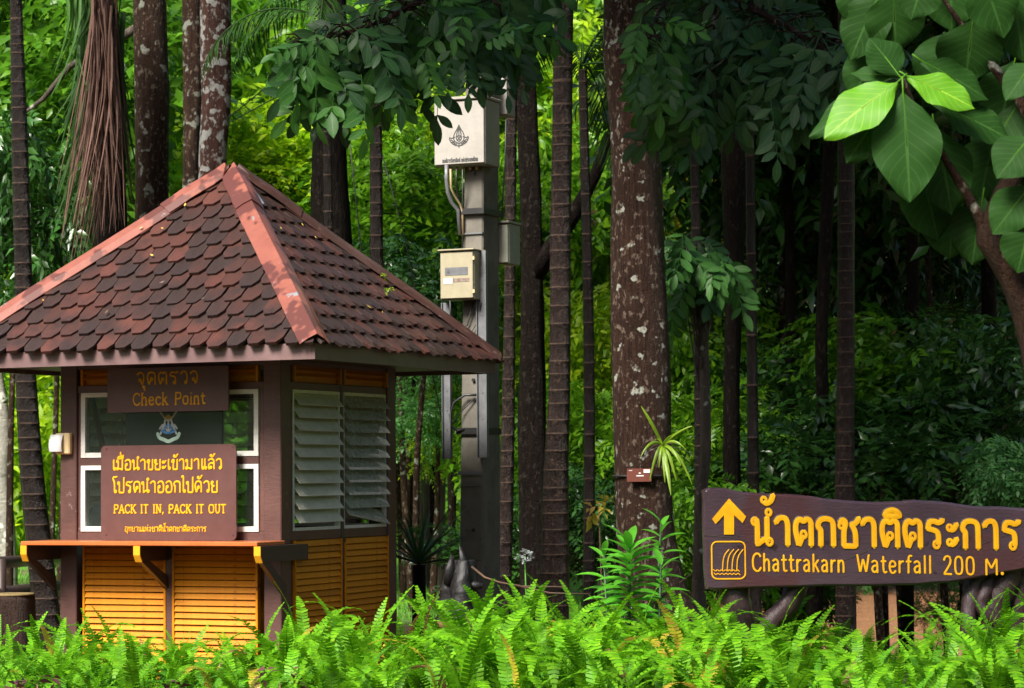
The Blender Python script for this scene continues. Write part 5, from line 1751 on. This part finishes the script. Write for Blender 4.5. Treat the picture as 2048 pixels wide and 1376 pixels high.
tag(o, 'low green fern fronds covering the soil between the clumps', 'ferns', kind='stuff')

# ------------------------------------------------------------------ palm with hanging dead fronds, left
base, P, R = trunk_path([(205, -40, 52), (212, 150, 60), (218, 350, 66), (224, 560, 70), (230, 800, 76)], 21.8, 5.6)
dp = thing('shaggy_palm', 'palm with a curtain of dead brown fronds behind the left roof slope', 'palm', base)
obj('trunk', trunk_mesh(P, R, 14, .1, .08, .08, 31), dp, B_dark)
def curtain(name, mat, n, top, bot, Y, wid, bend=.15, seed=0):
    """hanging leaflets: ribbons from the region top to the region bot (px boxes x0, x1, y0, y1)"""
    g = random.Random(seed)
    V, Q = [], []
    for i in range(n):
        k = g.random()
        x0, y0 = top[0] + (top[1] - top[0]) * (k * .6 + g.random() * .4), g.uniform(top[2], top[3])
        x1, y1 = bot[0] + (bot[1] - bot[0]) * (k * .75 + g.random() * .25), g.uniform(bot[2], bot[3])
        a, b = at(x0, y0, Y + g.uniform(-.05, .25)) - base, at(x1, y1, Y + g.uniform(-.25, .3)) - base
        o = Vector((g.uniform(-.06, .06) + (.10 if x1 < x0 else -.06) * bend * 4, g.uniform(-.1, .1), .06))
        w = wid * g.uniform(.6, 1.3)
        ph = g.uniform(0, 3.1)
        e = Vector((math.cos(ph), math.sin(ph), 0))
        m = len(V)
        for j in range(7):
            s = j / 6
            p = a.lerp(b, s) + o * math.sin(math.pi * s)
            ww = w * (1 - .85 * s ** 2) * .5
            V += [p - e * ww, p + Vector((0, -ww * .5, 0)), p + e * ww]
        for j in range(6):
            q = m + 3 * j
            Q += [(q, q + 1, q + 4, q + 3), (q + 1, q + 2, q + 5, q + 4)]
    o = obj(name, npmesh(name, V, Q, True), dp, mat)
    return o
tag(curtain('dead_frond', L_dead, 90, (178, 215, -60, 90), (108, 215, 330, 545), 21.2, .022, seed=1), kind='stuff')
tag(curtain('dead_frond', L_dead, 90, (185, 235, -40, 160), (175, 268, 280, 470), 21.3, .022, seed=2), kind='stuff')
tag(curtain('dead_frond', L_dead, 70, (190, 225, -60, 30), (140, 250, 200, 420), 21.4, .026, seed=3), kind='stuff')
tag(curtain('green_frond', L_palm, 46, (150, 195, -60, 120), (96, 175, 230, 470), 21.6, .045, .3, seed=4), kind='stuff')
tag(curtain('green_frond', L_palm, 30, (215, 250, -60, 140), (225, 275, 200, 400), 21.7, .04, .3, seed=5), kind='stuff')
tag(curtain('green_frond', leafmat('leaf_palm_light', [(.03, .09, .012), (.05, .13, .02)], .5, .3, spec=.2), 20, (120, 200, -80, -20), (90, 190, 90, 200), 21.5, .04, .3, seed=6), kind='stuff')

# palm leaves hanging across the middle distance
def hang_palm(label, px, py, Y, n, tilt, seed, hgt=6.6):
    p = at(px, py, Y)
    zg = gz(p.x, p.y)
    t = thing('slender_palm', label, 'palm', (p.x, p.y, zg))
    top = Vector((0, 0, p.z - zg))
    obj('stem', trunk_mesh([Vector((0, 0, -.05)), top * .5 + Vector((.03, 0, 0)), top], [.05, .045, .035], 10, .1, .03, 0, seed, .16, .02, .04), t, [B_palm, B_ring])
    for i in range(n):
        o = obj('frond', FROND[(i + seed) % 3], t, L_palm, top)
        o.rotation_euler = (U(-.2, .2), U(-.1, .5), tilt + 2.2 * (i / max(1, n - 1) - .5) * 1.4 + U(-.2, .2))
        o.scale = (.62, .62, .62)
hang_palm('slender palm with dark feather leaves hanging beside the big spotted trunk', 1165, 130, 20.6, 7, .6, 3)
hang_palm('slender palm with dark fronds drooping right of the big spotted trunk', 1385, 190, 21.0, 6, 3.4, 5)
hang_palm('slender palm with feather leaves high between roof and utility pole', 650, 40, 22.4, 6, 3.1, 7)

# ------------------------------------------------------------------ shrubs and small trees of the background
def shrub(name, label, px, py, Y, rx, rz, kind, mat, trunk=.05, cat='shrub', seed=0, ry=None, group=None):
    c = at(px, py, Y)
    zg = gz(c.x, c.y) - .05
    t = thing(name, label, cat, (c.x, c.y, zg), 0, group)
    h = c.z - zg
    if h > rz * .4:
        top = Vector((U(-.2, .2), 0, h))
        obj('stem', trunk_mesh([Vector((0, 0, 0)), top * .5 + Vector((U(-.1, .1), U(-.1, .1), 0)), top], [trunk * 1.3, trunk, trunk * .5], 8, .2, .08, 0, seed), t, B_brown)
    grow('crown', mat, CR[kind], t, (0, 0, h), (rx, ry or rx, rz), seed * 1.7)
    return t
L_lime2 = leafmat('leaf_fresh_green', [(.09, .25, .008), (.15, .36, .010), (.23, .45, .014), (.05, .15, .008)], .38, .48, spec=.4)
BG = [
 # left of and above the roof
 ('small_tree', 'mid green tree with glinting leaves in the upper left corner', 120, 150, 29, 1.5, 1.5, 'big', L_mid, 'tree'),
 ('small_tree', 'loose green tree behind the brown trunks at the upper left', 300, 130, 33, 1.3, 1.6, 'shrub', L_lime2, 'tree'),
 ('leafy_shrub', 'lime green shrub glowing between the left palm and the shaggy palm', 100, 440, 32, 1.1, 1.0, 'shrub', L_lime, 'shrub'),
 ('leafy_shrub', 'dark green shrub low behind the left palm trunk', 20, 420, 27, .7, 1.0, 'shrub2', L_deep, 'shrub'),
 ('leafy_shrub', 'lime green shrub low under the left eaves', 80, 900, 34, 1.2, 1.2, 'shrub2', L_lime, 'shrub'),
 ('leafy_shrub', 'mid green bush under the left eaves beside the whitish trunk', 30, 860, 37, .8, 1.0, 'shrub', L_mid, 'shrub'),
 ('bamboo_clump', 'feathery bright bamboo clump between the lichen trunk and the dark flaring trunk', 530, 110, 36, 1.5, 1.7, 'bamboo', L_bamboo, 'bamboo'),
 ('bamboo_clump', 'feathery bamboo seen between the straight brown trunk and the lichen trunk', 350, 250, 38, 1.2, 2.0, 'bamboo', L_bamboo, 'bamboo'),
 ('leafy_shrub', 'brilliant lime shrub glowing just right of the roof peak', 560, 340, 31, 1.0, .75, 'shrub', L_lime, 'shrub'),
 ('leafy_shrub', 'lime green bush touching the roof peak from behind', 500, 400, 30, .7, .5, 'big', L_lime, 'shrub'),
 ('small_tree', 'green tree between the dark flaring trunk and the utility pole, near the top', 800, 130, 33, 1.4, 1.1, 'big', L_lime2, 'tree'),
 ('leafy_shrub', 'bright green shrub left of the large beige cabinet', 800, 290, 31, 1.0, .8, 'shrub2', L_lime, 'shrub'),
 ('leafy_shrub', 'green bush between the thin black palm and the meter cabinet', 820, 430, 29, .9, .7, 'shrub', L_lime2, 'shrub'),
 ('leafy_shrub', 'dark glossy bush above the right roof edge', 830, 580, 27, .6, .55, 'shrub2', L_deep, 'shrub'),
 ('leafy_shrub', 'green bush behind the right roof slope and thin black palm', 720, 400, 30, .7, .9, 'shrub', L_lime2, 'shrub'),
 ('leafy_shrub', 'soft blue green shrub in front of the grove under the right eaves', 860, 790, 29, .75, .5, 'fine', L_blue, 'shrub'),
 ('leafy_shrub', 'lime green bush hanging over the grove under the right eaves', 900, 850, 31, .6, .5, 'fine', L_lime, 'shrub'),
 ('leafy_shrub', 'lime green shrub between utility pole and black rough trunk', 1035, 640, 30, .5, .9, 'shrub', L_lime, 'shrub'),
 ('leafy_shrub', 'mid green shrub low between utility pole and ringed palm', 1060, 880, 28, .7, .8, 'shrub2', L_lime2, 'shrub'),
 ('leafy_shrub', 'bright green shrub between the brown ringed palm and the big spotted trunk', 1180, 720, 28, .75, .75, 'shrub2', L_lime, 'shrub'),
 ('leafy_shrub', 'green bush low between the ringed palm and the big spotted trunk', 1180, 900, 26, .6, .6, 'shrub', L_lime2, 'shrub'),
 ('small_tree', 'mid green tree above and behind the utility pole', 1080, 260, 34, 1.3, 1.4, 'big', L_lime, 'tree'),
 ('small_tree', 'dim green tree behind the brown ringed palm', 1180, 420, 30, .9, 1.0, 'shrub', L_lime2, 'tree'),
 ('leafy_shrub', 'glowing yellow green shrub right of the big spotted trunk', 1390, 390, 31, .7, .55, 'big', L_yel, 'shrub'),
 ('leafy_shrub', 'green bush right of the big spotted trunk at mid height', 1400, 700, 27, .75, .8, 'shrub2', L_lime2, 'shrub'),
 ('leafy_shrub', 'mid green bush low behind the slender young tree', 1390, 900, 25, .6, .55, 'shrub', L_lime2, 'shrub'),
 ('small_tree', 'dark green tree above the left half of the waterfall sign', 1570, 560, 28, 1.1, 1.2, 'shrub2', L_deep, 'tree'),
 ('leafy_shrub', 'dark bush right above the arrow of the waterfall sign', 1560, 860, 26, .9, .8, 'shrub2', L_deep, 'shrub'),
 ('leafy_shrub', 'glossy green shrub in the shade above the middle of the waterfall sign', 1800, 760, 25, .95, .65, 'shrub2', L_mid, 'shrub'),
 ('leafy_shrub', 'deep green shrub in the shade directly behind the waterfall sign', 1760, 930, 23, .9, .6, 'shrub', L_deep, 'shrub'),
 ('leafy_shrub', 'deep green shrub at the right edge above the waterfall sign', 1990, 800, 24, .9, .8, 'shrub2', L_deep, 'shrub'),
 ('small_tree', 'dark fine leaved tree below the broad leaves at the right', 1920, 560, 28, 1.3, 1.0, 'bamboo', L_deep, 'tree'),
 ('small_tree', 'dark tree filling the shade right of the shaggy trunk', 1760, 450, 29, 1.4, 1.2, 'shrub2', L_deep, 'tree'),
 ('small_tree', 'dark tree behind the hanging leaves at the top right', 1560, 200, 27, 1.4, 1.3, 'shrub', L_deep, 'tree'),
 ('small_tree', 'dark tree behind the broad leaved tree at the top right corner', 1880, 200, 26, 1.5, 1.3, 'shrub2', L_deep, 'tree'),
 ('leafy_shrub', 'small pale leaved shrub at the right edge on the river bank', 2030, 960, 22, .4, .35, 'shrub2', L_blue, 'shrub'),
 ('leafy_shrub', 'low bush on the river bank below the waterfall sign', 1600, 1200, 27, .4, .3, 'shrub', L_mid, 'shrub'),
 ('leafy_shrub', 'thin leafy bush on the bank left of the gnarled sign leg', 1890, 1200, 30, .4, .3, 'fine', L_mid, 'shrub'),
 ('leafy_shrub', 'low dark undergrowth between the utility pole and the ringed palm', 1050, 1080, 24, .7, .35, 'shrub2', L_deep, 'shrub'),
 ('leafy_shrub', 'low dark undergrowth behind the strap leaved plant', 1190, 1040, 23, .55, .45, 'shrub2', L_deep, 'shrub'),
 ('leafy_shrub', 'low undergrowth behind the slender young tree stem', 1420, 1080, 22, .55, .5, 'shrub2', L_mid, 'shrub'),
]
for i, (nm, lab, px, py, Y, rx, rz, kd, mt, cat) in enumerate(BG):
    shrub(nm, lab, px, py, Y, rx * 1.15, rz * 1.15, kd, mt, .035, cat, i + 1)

# the wood beyond: one mass
rg = np.random.default_rng(23)
def wood(n_clump, n_tw, x0, x1, y0, y1, z0, z1, ll, lw, per=9, dr=.35):
    cc = np.stack([rg.uniform(x0, x1, n_clump), rg.uniform(y0, y1, n_clump), rg.uniform(z0, z1, n_clump)], 1)
    k = rg.integers(0, n_clump, n_tw)
    od = unit(rg.normal(size=(n_tw, 3)))
    st = cc[k] + od * rg.uniform(.1, 1.25, (n_tw, 1))
    d = unit(od * .8 + rg.normal(size=(n_tw, 3)) * .4 + np.array([0, -.2, -dr]))
    s = np.linspace(.1, 1, per)[None, :, None]
    pos = st[:, None] + d[:, None] * s * .8
    up = unit(np.array([0, -.25, 1.0]) + rg.normal(size=(n_tw, 3)) * .5)
    sd = unit(np.cross(d, up))
    sg = np.where(np.arange(per) % 2 == 0, 1, -1)[None, :, None]
    ld = unit(sd[:, None] * sg * .8 + d[:, None] * .6 + rg.normal(size=(n_tw, per, 3)) * .25 + np.array([0, 0, -dr]))
    nn = unit(up[:, None] + rg.normal(size=(n_tw, per, 3)) * .3)
    n = n_tw * per
    Lr = ll * rg.uniform(.6, 1.2, n)
    return leaf_arrays(pos.reshape(n, 3), ld.reshape(n, 3), nn.reshape(n, 3), Lr, Lr * lw / ll)
Vw, Tw = wood(270, 7400, -15, .3, 44, 54, 0, 13, .34, .13)
V2, T2 = wood(140, 3600, -2, 6, 59, 66, 0, 15, .40, .15)
Vw, Tw = np.vstack([Vw, V2]), np.vstack([Tw, T2 + len(Vw)])
o = obj('distant_wood', npmesh('distant_wood', Vw, Tw), None, leafmat('leaf_far_bright', [(.06, .19, .010), (.11, .28, .014), (.19, .38, .02), (.03, .10, .008)], .45, .48, spec=.3))
tag(o, 'bright green wood filling the distance behind the booth and pole', 'woodland', kind='stuff')
Vw, Tw = wood(300, 8500, 4.5, 20, 60, 68, -.6, 16, .40, .15)
o = obj('river_bank_wood', npmesh('river_bank_wood', Vw, Tw), None, leafmat('leaf_far_dark', [(.025, .08, .012), (.04, .12, .014), (.06, .18, .02), (.02, .06, .01)], .36, .35))
tag(o, 'dark green wood across the river on the right', 'woodland', kind='stuff')

Vw, Tw = wood(260, 3400, -30, 30, -24, -15, 0, 11, .8, .34, 7)
o = obj('wood_behind_viewer', npmesh('wood_behind_viewer', Vw, Tw), None, L_deep)
tag(o, 'green wood behind the viewer, mirrored in the booth glass', 'woodland', kind='stuff')

# lawn blades on the left
g = np.random.default_rng(3)
n = 26000
bx, by = g.uniform(-14, 1, n), 27 + 30 * g.random(n) ** 1.3
bz = np.array([gz(a, b) for a, b in zip(bx, by)])
th = g.uniform(0, 6.28, n)
h = g.uniform(.05, .12, n)
wv = .012
e = np.stack([np.cos(th), np.sin(th), np.zeros(n)], 1)
B = np.stack([bx, by, bz], 1)
Vg = np.stack([B - e * wv, B + e * wv, B + np.stack([g.normal(0, .03, n), g.normal(0, .03, n), h], 1)], 1).reshape(-1, 3)
o = obj('lawn_grass', npmesh('lawn_grass', Vg, np.arange(3 * n).reshape(-1, 3)), None, L_grass)
tag(o, 'short bright green lawn grass left behind the booth', 'grass', kind='stuff')

# ------------------------------------------------------------------ small things on the forest floor
M_char = paint('charred_wood', (.008, .0075, .008), (.018, .017, .018), 14, .4, (3, 3, 1), 1.2, spec=.35)
c = at(918, 1260, 16.6)
st_ = thing('charred_stump', 'black charred tree stump right of the booth, in front of the utility pole', 'stump', (c.x, c.y, gz(c.x, c.y) - .03))
hh = at(918, 1120, 16.6).z - st_.location.z
obj('stump_body', trunk_mesh([Vector((0, 0, 0)), Vector((0, 0, hh * .5)), Vector((.01, 0, hh * .82)), Vector((.03, 0, hh))], [.135, .125, .10, .05], 22, .02, .36, .16, 5), st_, M_char)
mb = MB()
mb.tube([(.02, 0, hh * .9), (.03, -.02, hh * 1.0), (.01, -.02, hh + .09)], [.04, .03, .008], 7, wob=.15)
mb.tube([(-.05, 0, hh * .85), (-.06, -.01, hh * .95), (-.04, 0, hh + .03)], [.045, .03, .008], 7, wob=.15)
mb.tube([(.05, 0, hh * .8), (.1, -.03, hh * .84), (.16, -.04, hh * .83)], [.05, .035, .02], 7, wob=.12)
tag(mb.obj('broken_snags', M_char, st_), kind='stuff')
M_stick = paint('stick_bark', (.10, .055, .03), (.06, .035, .02), 9, .6, (1, 1, 4), .4)
def stick(label, pts, r):
    P = [at(*p) for p in pts]
    o = MB().tube([p - P[0] for p in P], [r * (1 - .5 * i / (len(P) - 1)) for i in range(len(P))], 7, wob=.1).obj('fallen_stick', M_stick)
    o.location = P[0]
    tag(o, label, 'stick')
stick('bare brown stick slanting down from the charred stump into the ferns', [(944, 1134, 16.4), (970, 1155, 16.3), (1000, 1165, 16.2), (1040, 1172, 16), (1130, 1174, 15.8)], .008)
stick('yellowish stick lying across the ferns in front of the ringed palm', [(1030, 1170, 15.9), (1100, 1186, 15.7), (1180, 1188, 15.6)], .007)
stick('thin stick leaning up beside the big trunk foot', [(1300, 1215, 16.3), (1340, 1180, 16.4), (1382, 1148, 16.5)], .009)

# strap leaved plants (stacked narrow leaves along upright canes)
def cane_plant(label, px, py0, py1, Y, n, ll, lw, seed, lean=0.0):
    a, b = at(px, py0, Y), at(px + lean, py1, Y)
    zg = gz(a.x, a.y) - .03
    t = thing('cane_plant', label, 'plant', (a.x, a.y, zg))
    a = Vector((0, 0, 0)); b = b - t.location
    MB().tube([a, a.lerp(b, .5), b], [.014, .012, .007], 7).obj('cane', L_spike, t)
    g = random.Random(seed)
    v, f, uv = blade(ll, lw, [.25, .7, .95, 1, .9, .6, .05], 3, .2, .35, 0, 0, seed)
    me = npmesh('leaf', v, f, True, uv)
    for i in range(n):
        s = .42 + .58 * i / (n - 1)
        o = obj('leaf', me, t, L_cyc)
        p = a.lerp(b, s)
        az = i * 2.4 + g.uniform(-.4, .4)
        el = rad(8 + 50 * s ** 6)
        d = Vector((math.cos(az) * math.cos(el), math.sin(az) * math.cos(el) * .9, math.sin(el)))
        aim(o, p, d, Vector((0, -.2, 1)), g.uniform(.8, 1.1) * (1 - .25 * s ** 4))
cane_plant('left bushy strap leaved plant at the foot of the big spotted trunk', 1258, 1260, 1092, 16.2, 60, .27, .08, 1)
cane_plant('tall thin strap leaved plant right against the big spotted trunk', 1300, 1260, 1048, 16.4, 26, .19, .052, 2, 22)
cane_plant('small strap leaved plant left of the bushy one', 1222, 1260, 1110, 16.6, 24, .2, .065, 3, -14)
cane_plant('short strap leaved plant right of the bushy one', 1312, 1270, 1130, 16.0, 20, .2, .065, 4, 10)

# spiky plant right of the booth
c = at(838, 1180, 19.2)
sp2 = thing('sword_leaf_plant', 'dark spiky sword leaved plant between the booth and the utility pole', 'plant', (c.x, c.y, gz(c.x, c.y) - .02))
v, f, uv = blade(.85, .05, [.6, .9, 1, .95, .8, .5, .03], 3, .3, .16, 0, 0, 8)
me = npmesh('leaf', v, f, True, uv)
zc = at(838, 1130, 19.2).z - sp2.location.z
MB().tube([(0, 0, 0), (0, 0, zc)], [.06, .05], 8).obj('stem', B_dark, sp2)
for i in range(34):
    o = obj('leaf', me, sp2, L_spike)
    az, el = i * 2.4, rad(12 + 68 * ((i * 7) % 34) / 34)
    aim(o, Vector((0, 0, zc)), Vector((math.cos(az) * math.cos(el), math.sin(az) * math.cos(el), math.sin(el))), Vector((0, 0, 1)) if el < 1.2 else Vector((1, 0, 0)), U(.45, .75))

# white flowering plant
c = at(1050, 1180, 18.4)
wf = thing('white_flower_plant', 'small plant with a white flower head behind the ferns, left of the ringed palm', 'plant', (c.x, c.y, gz(c.x, c.y) - .02))
zt2 = at(1050, 1112, 18.4).z - wf.location.z
MB().tube([(0, 0, 0), (.01, 0, zt2 * .6), (0, 0, zt2)], [.01, .008, .005], 6).obj('stem', L_cyc, wf)
M_petal = leafmat('white_petal', [(.55, .62, .6), (.7, .75, .72), (.4, .48, .47)], .5, .3)
grow('flower_head', M_petal, crown_mesh('flower_head', np.random.default_rng(4), (1, 1, .6), 8, 34, 5, .35, .3, .16, .2), wf, (0, 0, zt2), (.07, .07, .06))
grow('leaves', L_mid, CR['shrub2'], wf, (0, 0, zt2 * .62), (.10, .10, .09))

# orchid on the big trunk
c = at(1325, 890, 17.22)
orc = thing('perched_orchid', 'yellow green strappy orchid perched on the big spotted trunk', 'orchid', c)
for i, (x1, y1, bend, w) in enumerate([(1282, 812, .02, 9), (1384, 852, .03, 8), (1282, 912, .10, 9), (1300, 960, .10, 9), (1342, 990, .04, 12), (1352, 960, .08, 10), (1384, 968, .12, 9), (1362, 930, .07, 10), (1336, 940, .03, 9), (1318, 935, .05, 8), (1345, 870, .02, 7), (1310, 880, .05, 7), (1372, 900, .08, 8), (1330, 965, .02, 9)]):
    b = at(x1, y1, 17.22 - U(.05, .2)) - c
    m1 = b * .5 + Vector((0, -.05, bend))
    V, Q = [], []
    ww = w * .72 * 17.2 / F / 2
    dirn = Vector((b.z, 0, -b.x)).normalized()
    for j in range(9):
        s = j / 8
        p = (Vector((0, 0, 0)) * (1 - s) ** 2 + m1 * 2 * s * (1 - s) + b * s * s)
        k = ww * math.sin(math.pi * min(1, .18 + .8 * s)) ** .6
        V += [p - dirn * k + Vector((0, .006, 0)), p + Vector((0, -.004, -.004)), p + dirn * k + Vector((0, .006, 0))]
    for j in range(8):
        q = 3 * j
        Q += [(q, q + 3, q + 4, q + 1), (q + 1, q + 4, q + 5, q + 2)]
    obj('leaf', npmesh('leaf', V, Q, True), orc, L_orch)
mb = MB()
for i in range(12):
    a, l = rad(200 + 14 * i), U(.1, .3)
    mb.tube([(0, .02, 0), (math.cos(a) * l * .5, .03, math.sin(a) * l * .5 + .02), (math.cos(a) * l, .05, math.sin(a) * l)], [.004, .003, .002], 5)
tag(mb.obj('roots', B_pale, orc), kind='stuff')

# name plate tied round the big trunk
q0, q1 = at(1254, 964, 17.26), at(1303, 937, 17.26)
pl_ = thing('tree_plate', 'small brown name plate tied to the big spotted trunk with a black band', 'name plate', q0)
w, h = q1.x - q0.x, q1.z - q0.z
MB().box(0, w, 0, .008, 0, h, ch=.002).obj('plate', paint('plate_brown', (.16, .05, .035), (.13, .04, .03), 6, .35, (1, 1, 1), .03), pl_)
MB().box(w * .68, w * .94, -.003, -.0005, h * .68, h * .93).obj('white_label', M_paper, pl_)
tag(MB().box(w * .38, w * .68, -.002, -.0005, h * .42, h * .5).box(w * .48, w * .56, -.002, -.0005, h * .62, h * .7).box(w * .08, w * .22, -.002, -.0005, h * .84, h * .88).obj('print', M_paper, pl_), kind='stuff')
cx_ = at(1286, 950, 17.5).x
mb = MB()
mb.tube([(cx_ - q0.x + .212 * math.cos(a), 17.5 - q0.y + .212 * math.sin(a), h * .45) for a in [rad(k * 15) for k in range(25)]], .008, 6, caps=False)
mb.obj('band', M_black, pl_)

# log fence at the left edge
fp = at(26, 1215, 17.6)
post = thing('log_post', 'short dark log fence post with a mossy flat top at the left edge', 'fence post', (fp.x, fp.y, gz(fp.x, fp.y) - .05))
hz = at(26, 1190, 17.6).z - post.location.z
obj('log', trunk_mesh([Vector((0, 0, 0)), Vector((0, 0, hz * .5)), Vector((0, 0, hz))], [.155, .15, .148], 22, .06, .05, .04, 9), post, barkmat('log_bark', (.05, .028, .02), (.018, .011, .009), streak=(14, 14, 1), rough=.6))
MB().tube([(0, 0, hz - .001), (0, 0, hz + .012)], [.152, .146], 20).obj('mossy_top', paint('moss', (.14, .10, .03), (.2, .14, .05), 14, .8, (1, 1, 1), .5), post)
r0, r1 = at(-60, 1128, 21), at(118, 1118, 24)
rl = MB().tube([Vector((0, 0, 0)), (r1 - r0) * .5, r1 - r0], .055, 10, wob=.05).obj('log_rail', M_dark)
rl.location = r0
tag(rl, 'upper dark log rail at the left edge passing behind the palm foot', 'fence rail')
r0, r1 = at(-60, 1200, 19.5), at(118, 1178, 22)
rl = MB().tube([Vector((0, 0, 0)), (r1 - r0) * .5, r1 - r0], .08, 10, wob=.05).obj('log_rail', M_dark)
rl.location = r0
tag(rl, 'lower thick brown log rail at the left edge behind the fence post', 'fence rail')
r0 = at(2, 1200, 20.2)
rl = MB().tube([Vector((0, 0, -r0.z - .05 + gz(r0.x, r0.y))), (0, 0, at(2, 1118, 20.2).z - r0.z)], .04, 10, wob=.05).obj('log_upright', M_dark)
rl.location = r0
tag(rl, 'dark upright carrying the two log rails at the left edge', 'fence post')

# reddish leaved seedlings at the lower left corner and fallen leaves
SEED_ = crown_mesh('seedling', np.random.default_rng(12), (1, 1, .6), 4, 6, 4, .7, .7, .36, .35)
L_red = leafmat('leaf_red_brown', [(.09, .03, .03), (.14, .05, .04), (.06, .025, .03)], .4, .25)
for i, (px, py, lab) in enumerate([(75, 1350, 'small purple brown leafy seedling at the bottom left corner'), (20, 1362, 'red brown seedling at the extreme bottom left'), (320, 1366, 'red brown seedling among ferns below the booth'), (560, 1340, 'red leaved seedling among ferns below the booth corner')]):
    c = at(px, py, 11.7)
    t = thing('red_seedling', lab, 'seedling', (c.x, c.y, c.z - .1))
    grow('leaves', L_red, SEED_, t, (0, 0, .06), (.10, .10, .09), i)
    MB().tube([(0, 0, -.1), (0, 0, .06)], [.006, .004], 5).obj('stem', M_wood, t)
c = at(1197, 1010, 19.5)
t = thing('orange_leaf_plant', 'few hanging orange dying leaves between the ringed palm and the big trunk', 'plant', (c.x, c.y, gz(c.x, c.y) - .03))
MB().tube([(0, 0, 0), (.03, 0, .3), (0, 0, c.z - t.location.z)], [.01, .008, .005], 6).obj('stem', M_wood, t)
grow('leaves', L_ferny, SEED_, t, (0, 0, c.z - t.location.z), (.13, .1, .14), 1)
c = at(775, 565, 16.95)
t = thing('roof_sprig', 'small green leafy sprig fallen on the right roof slope', 'sprig', c)
grow('leaves', L_lime, crown_mesh('sprig', np.random.default_rng(9), (1, 1, 1), 4, 7, 5, .5, .45, .22, .3), t, (0, 0, 0), (.055, .04, .06))
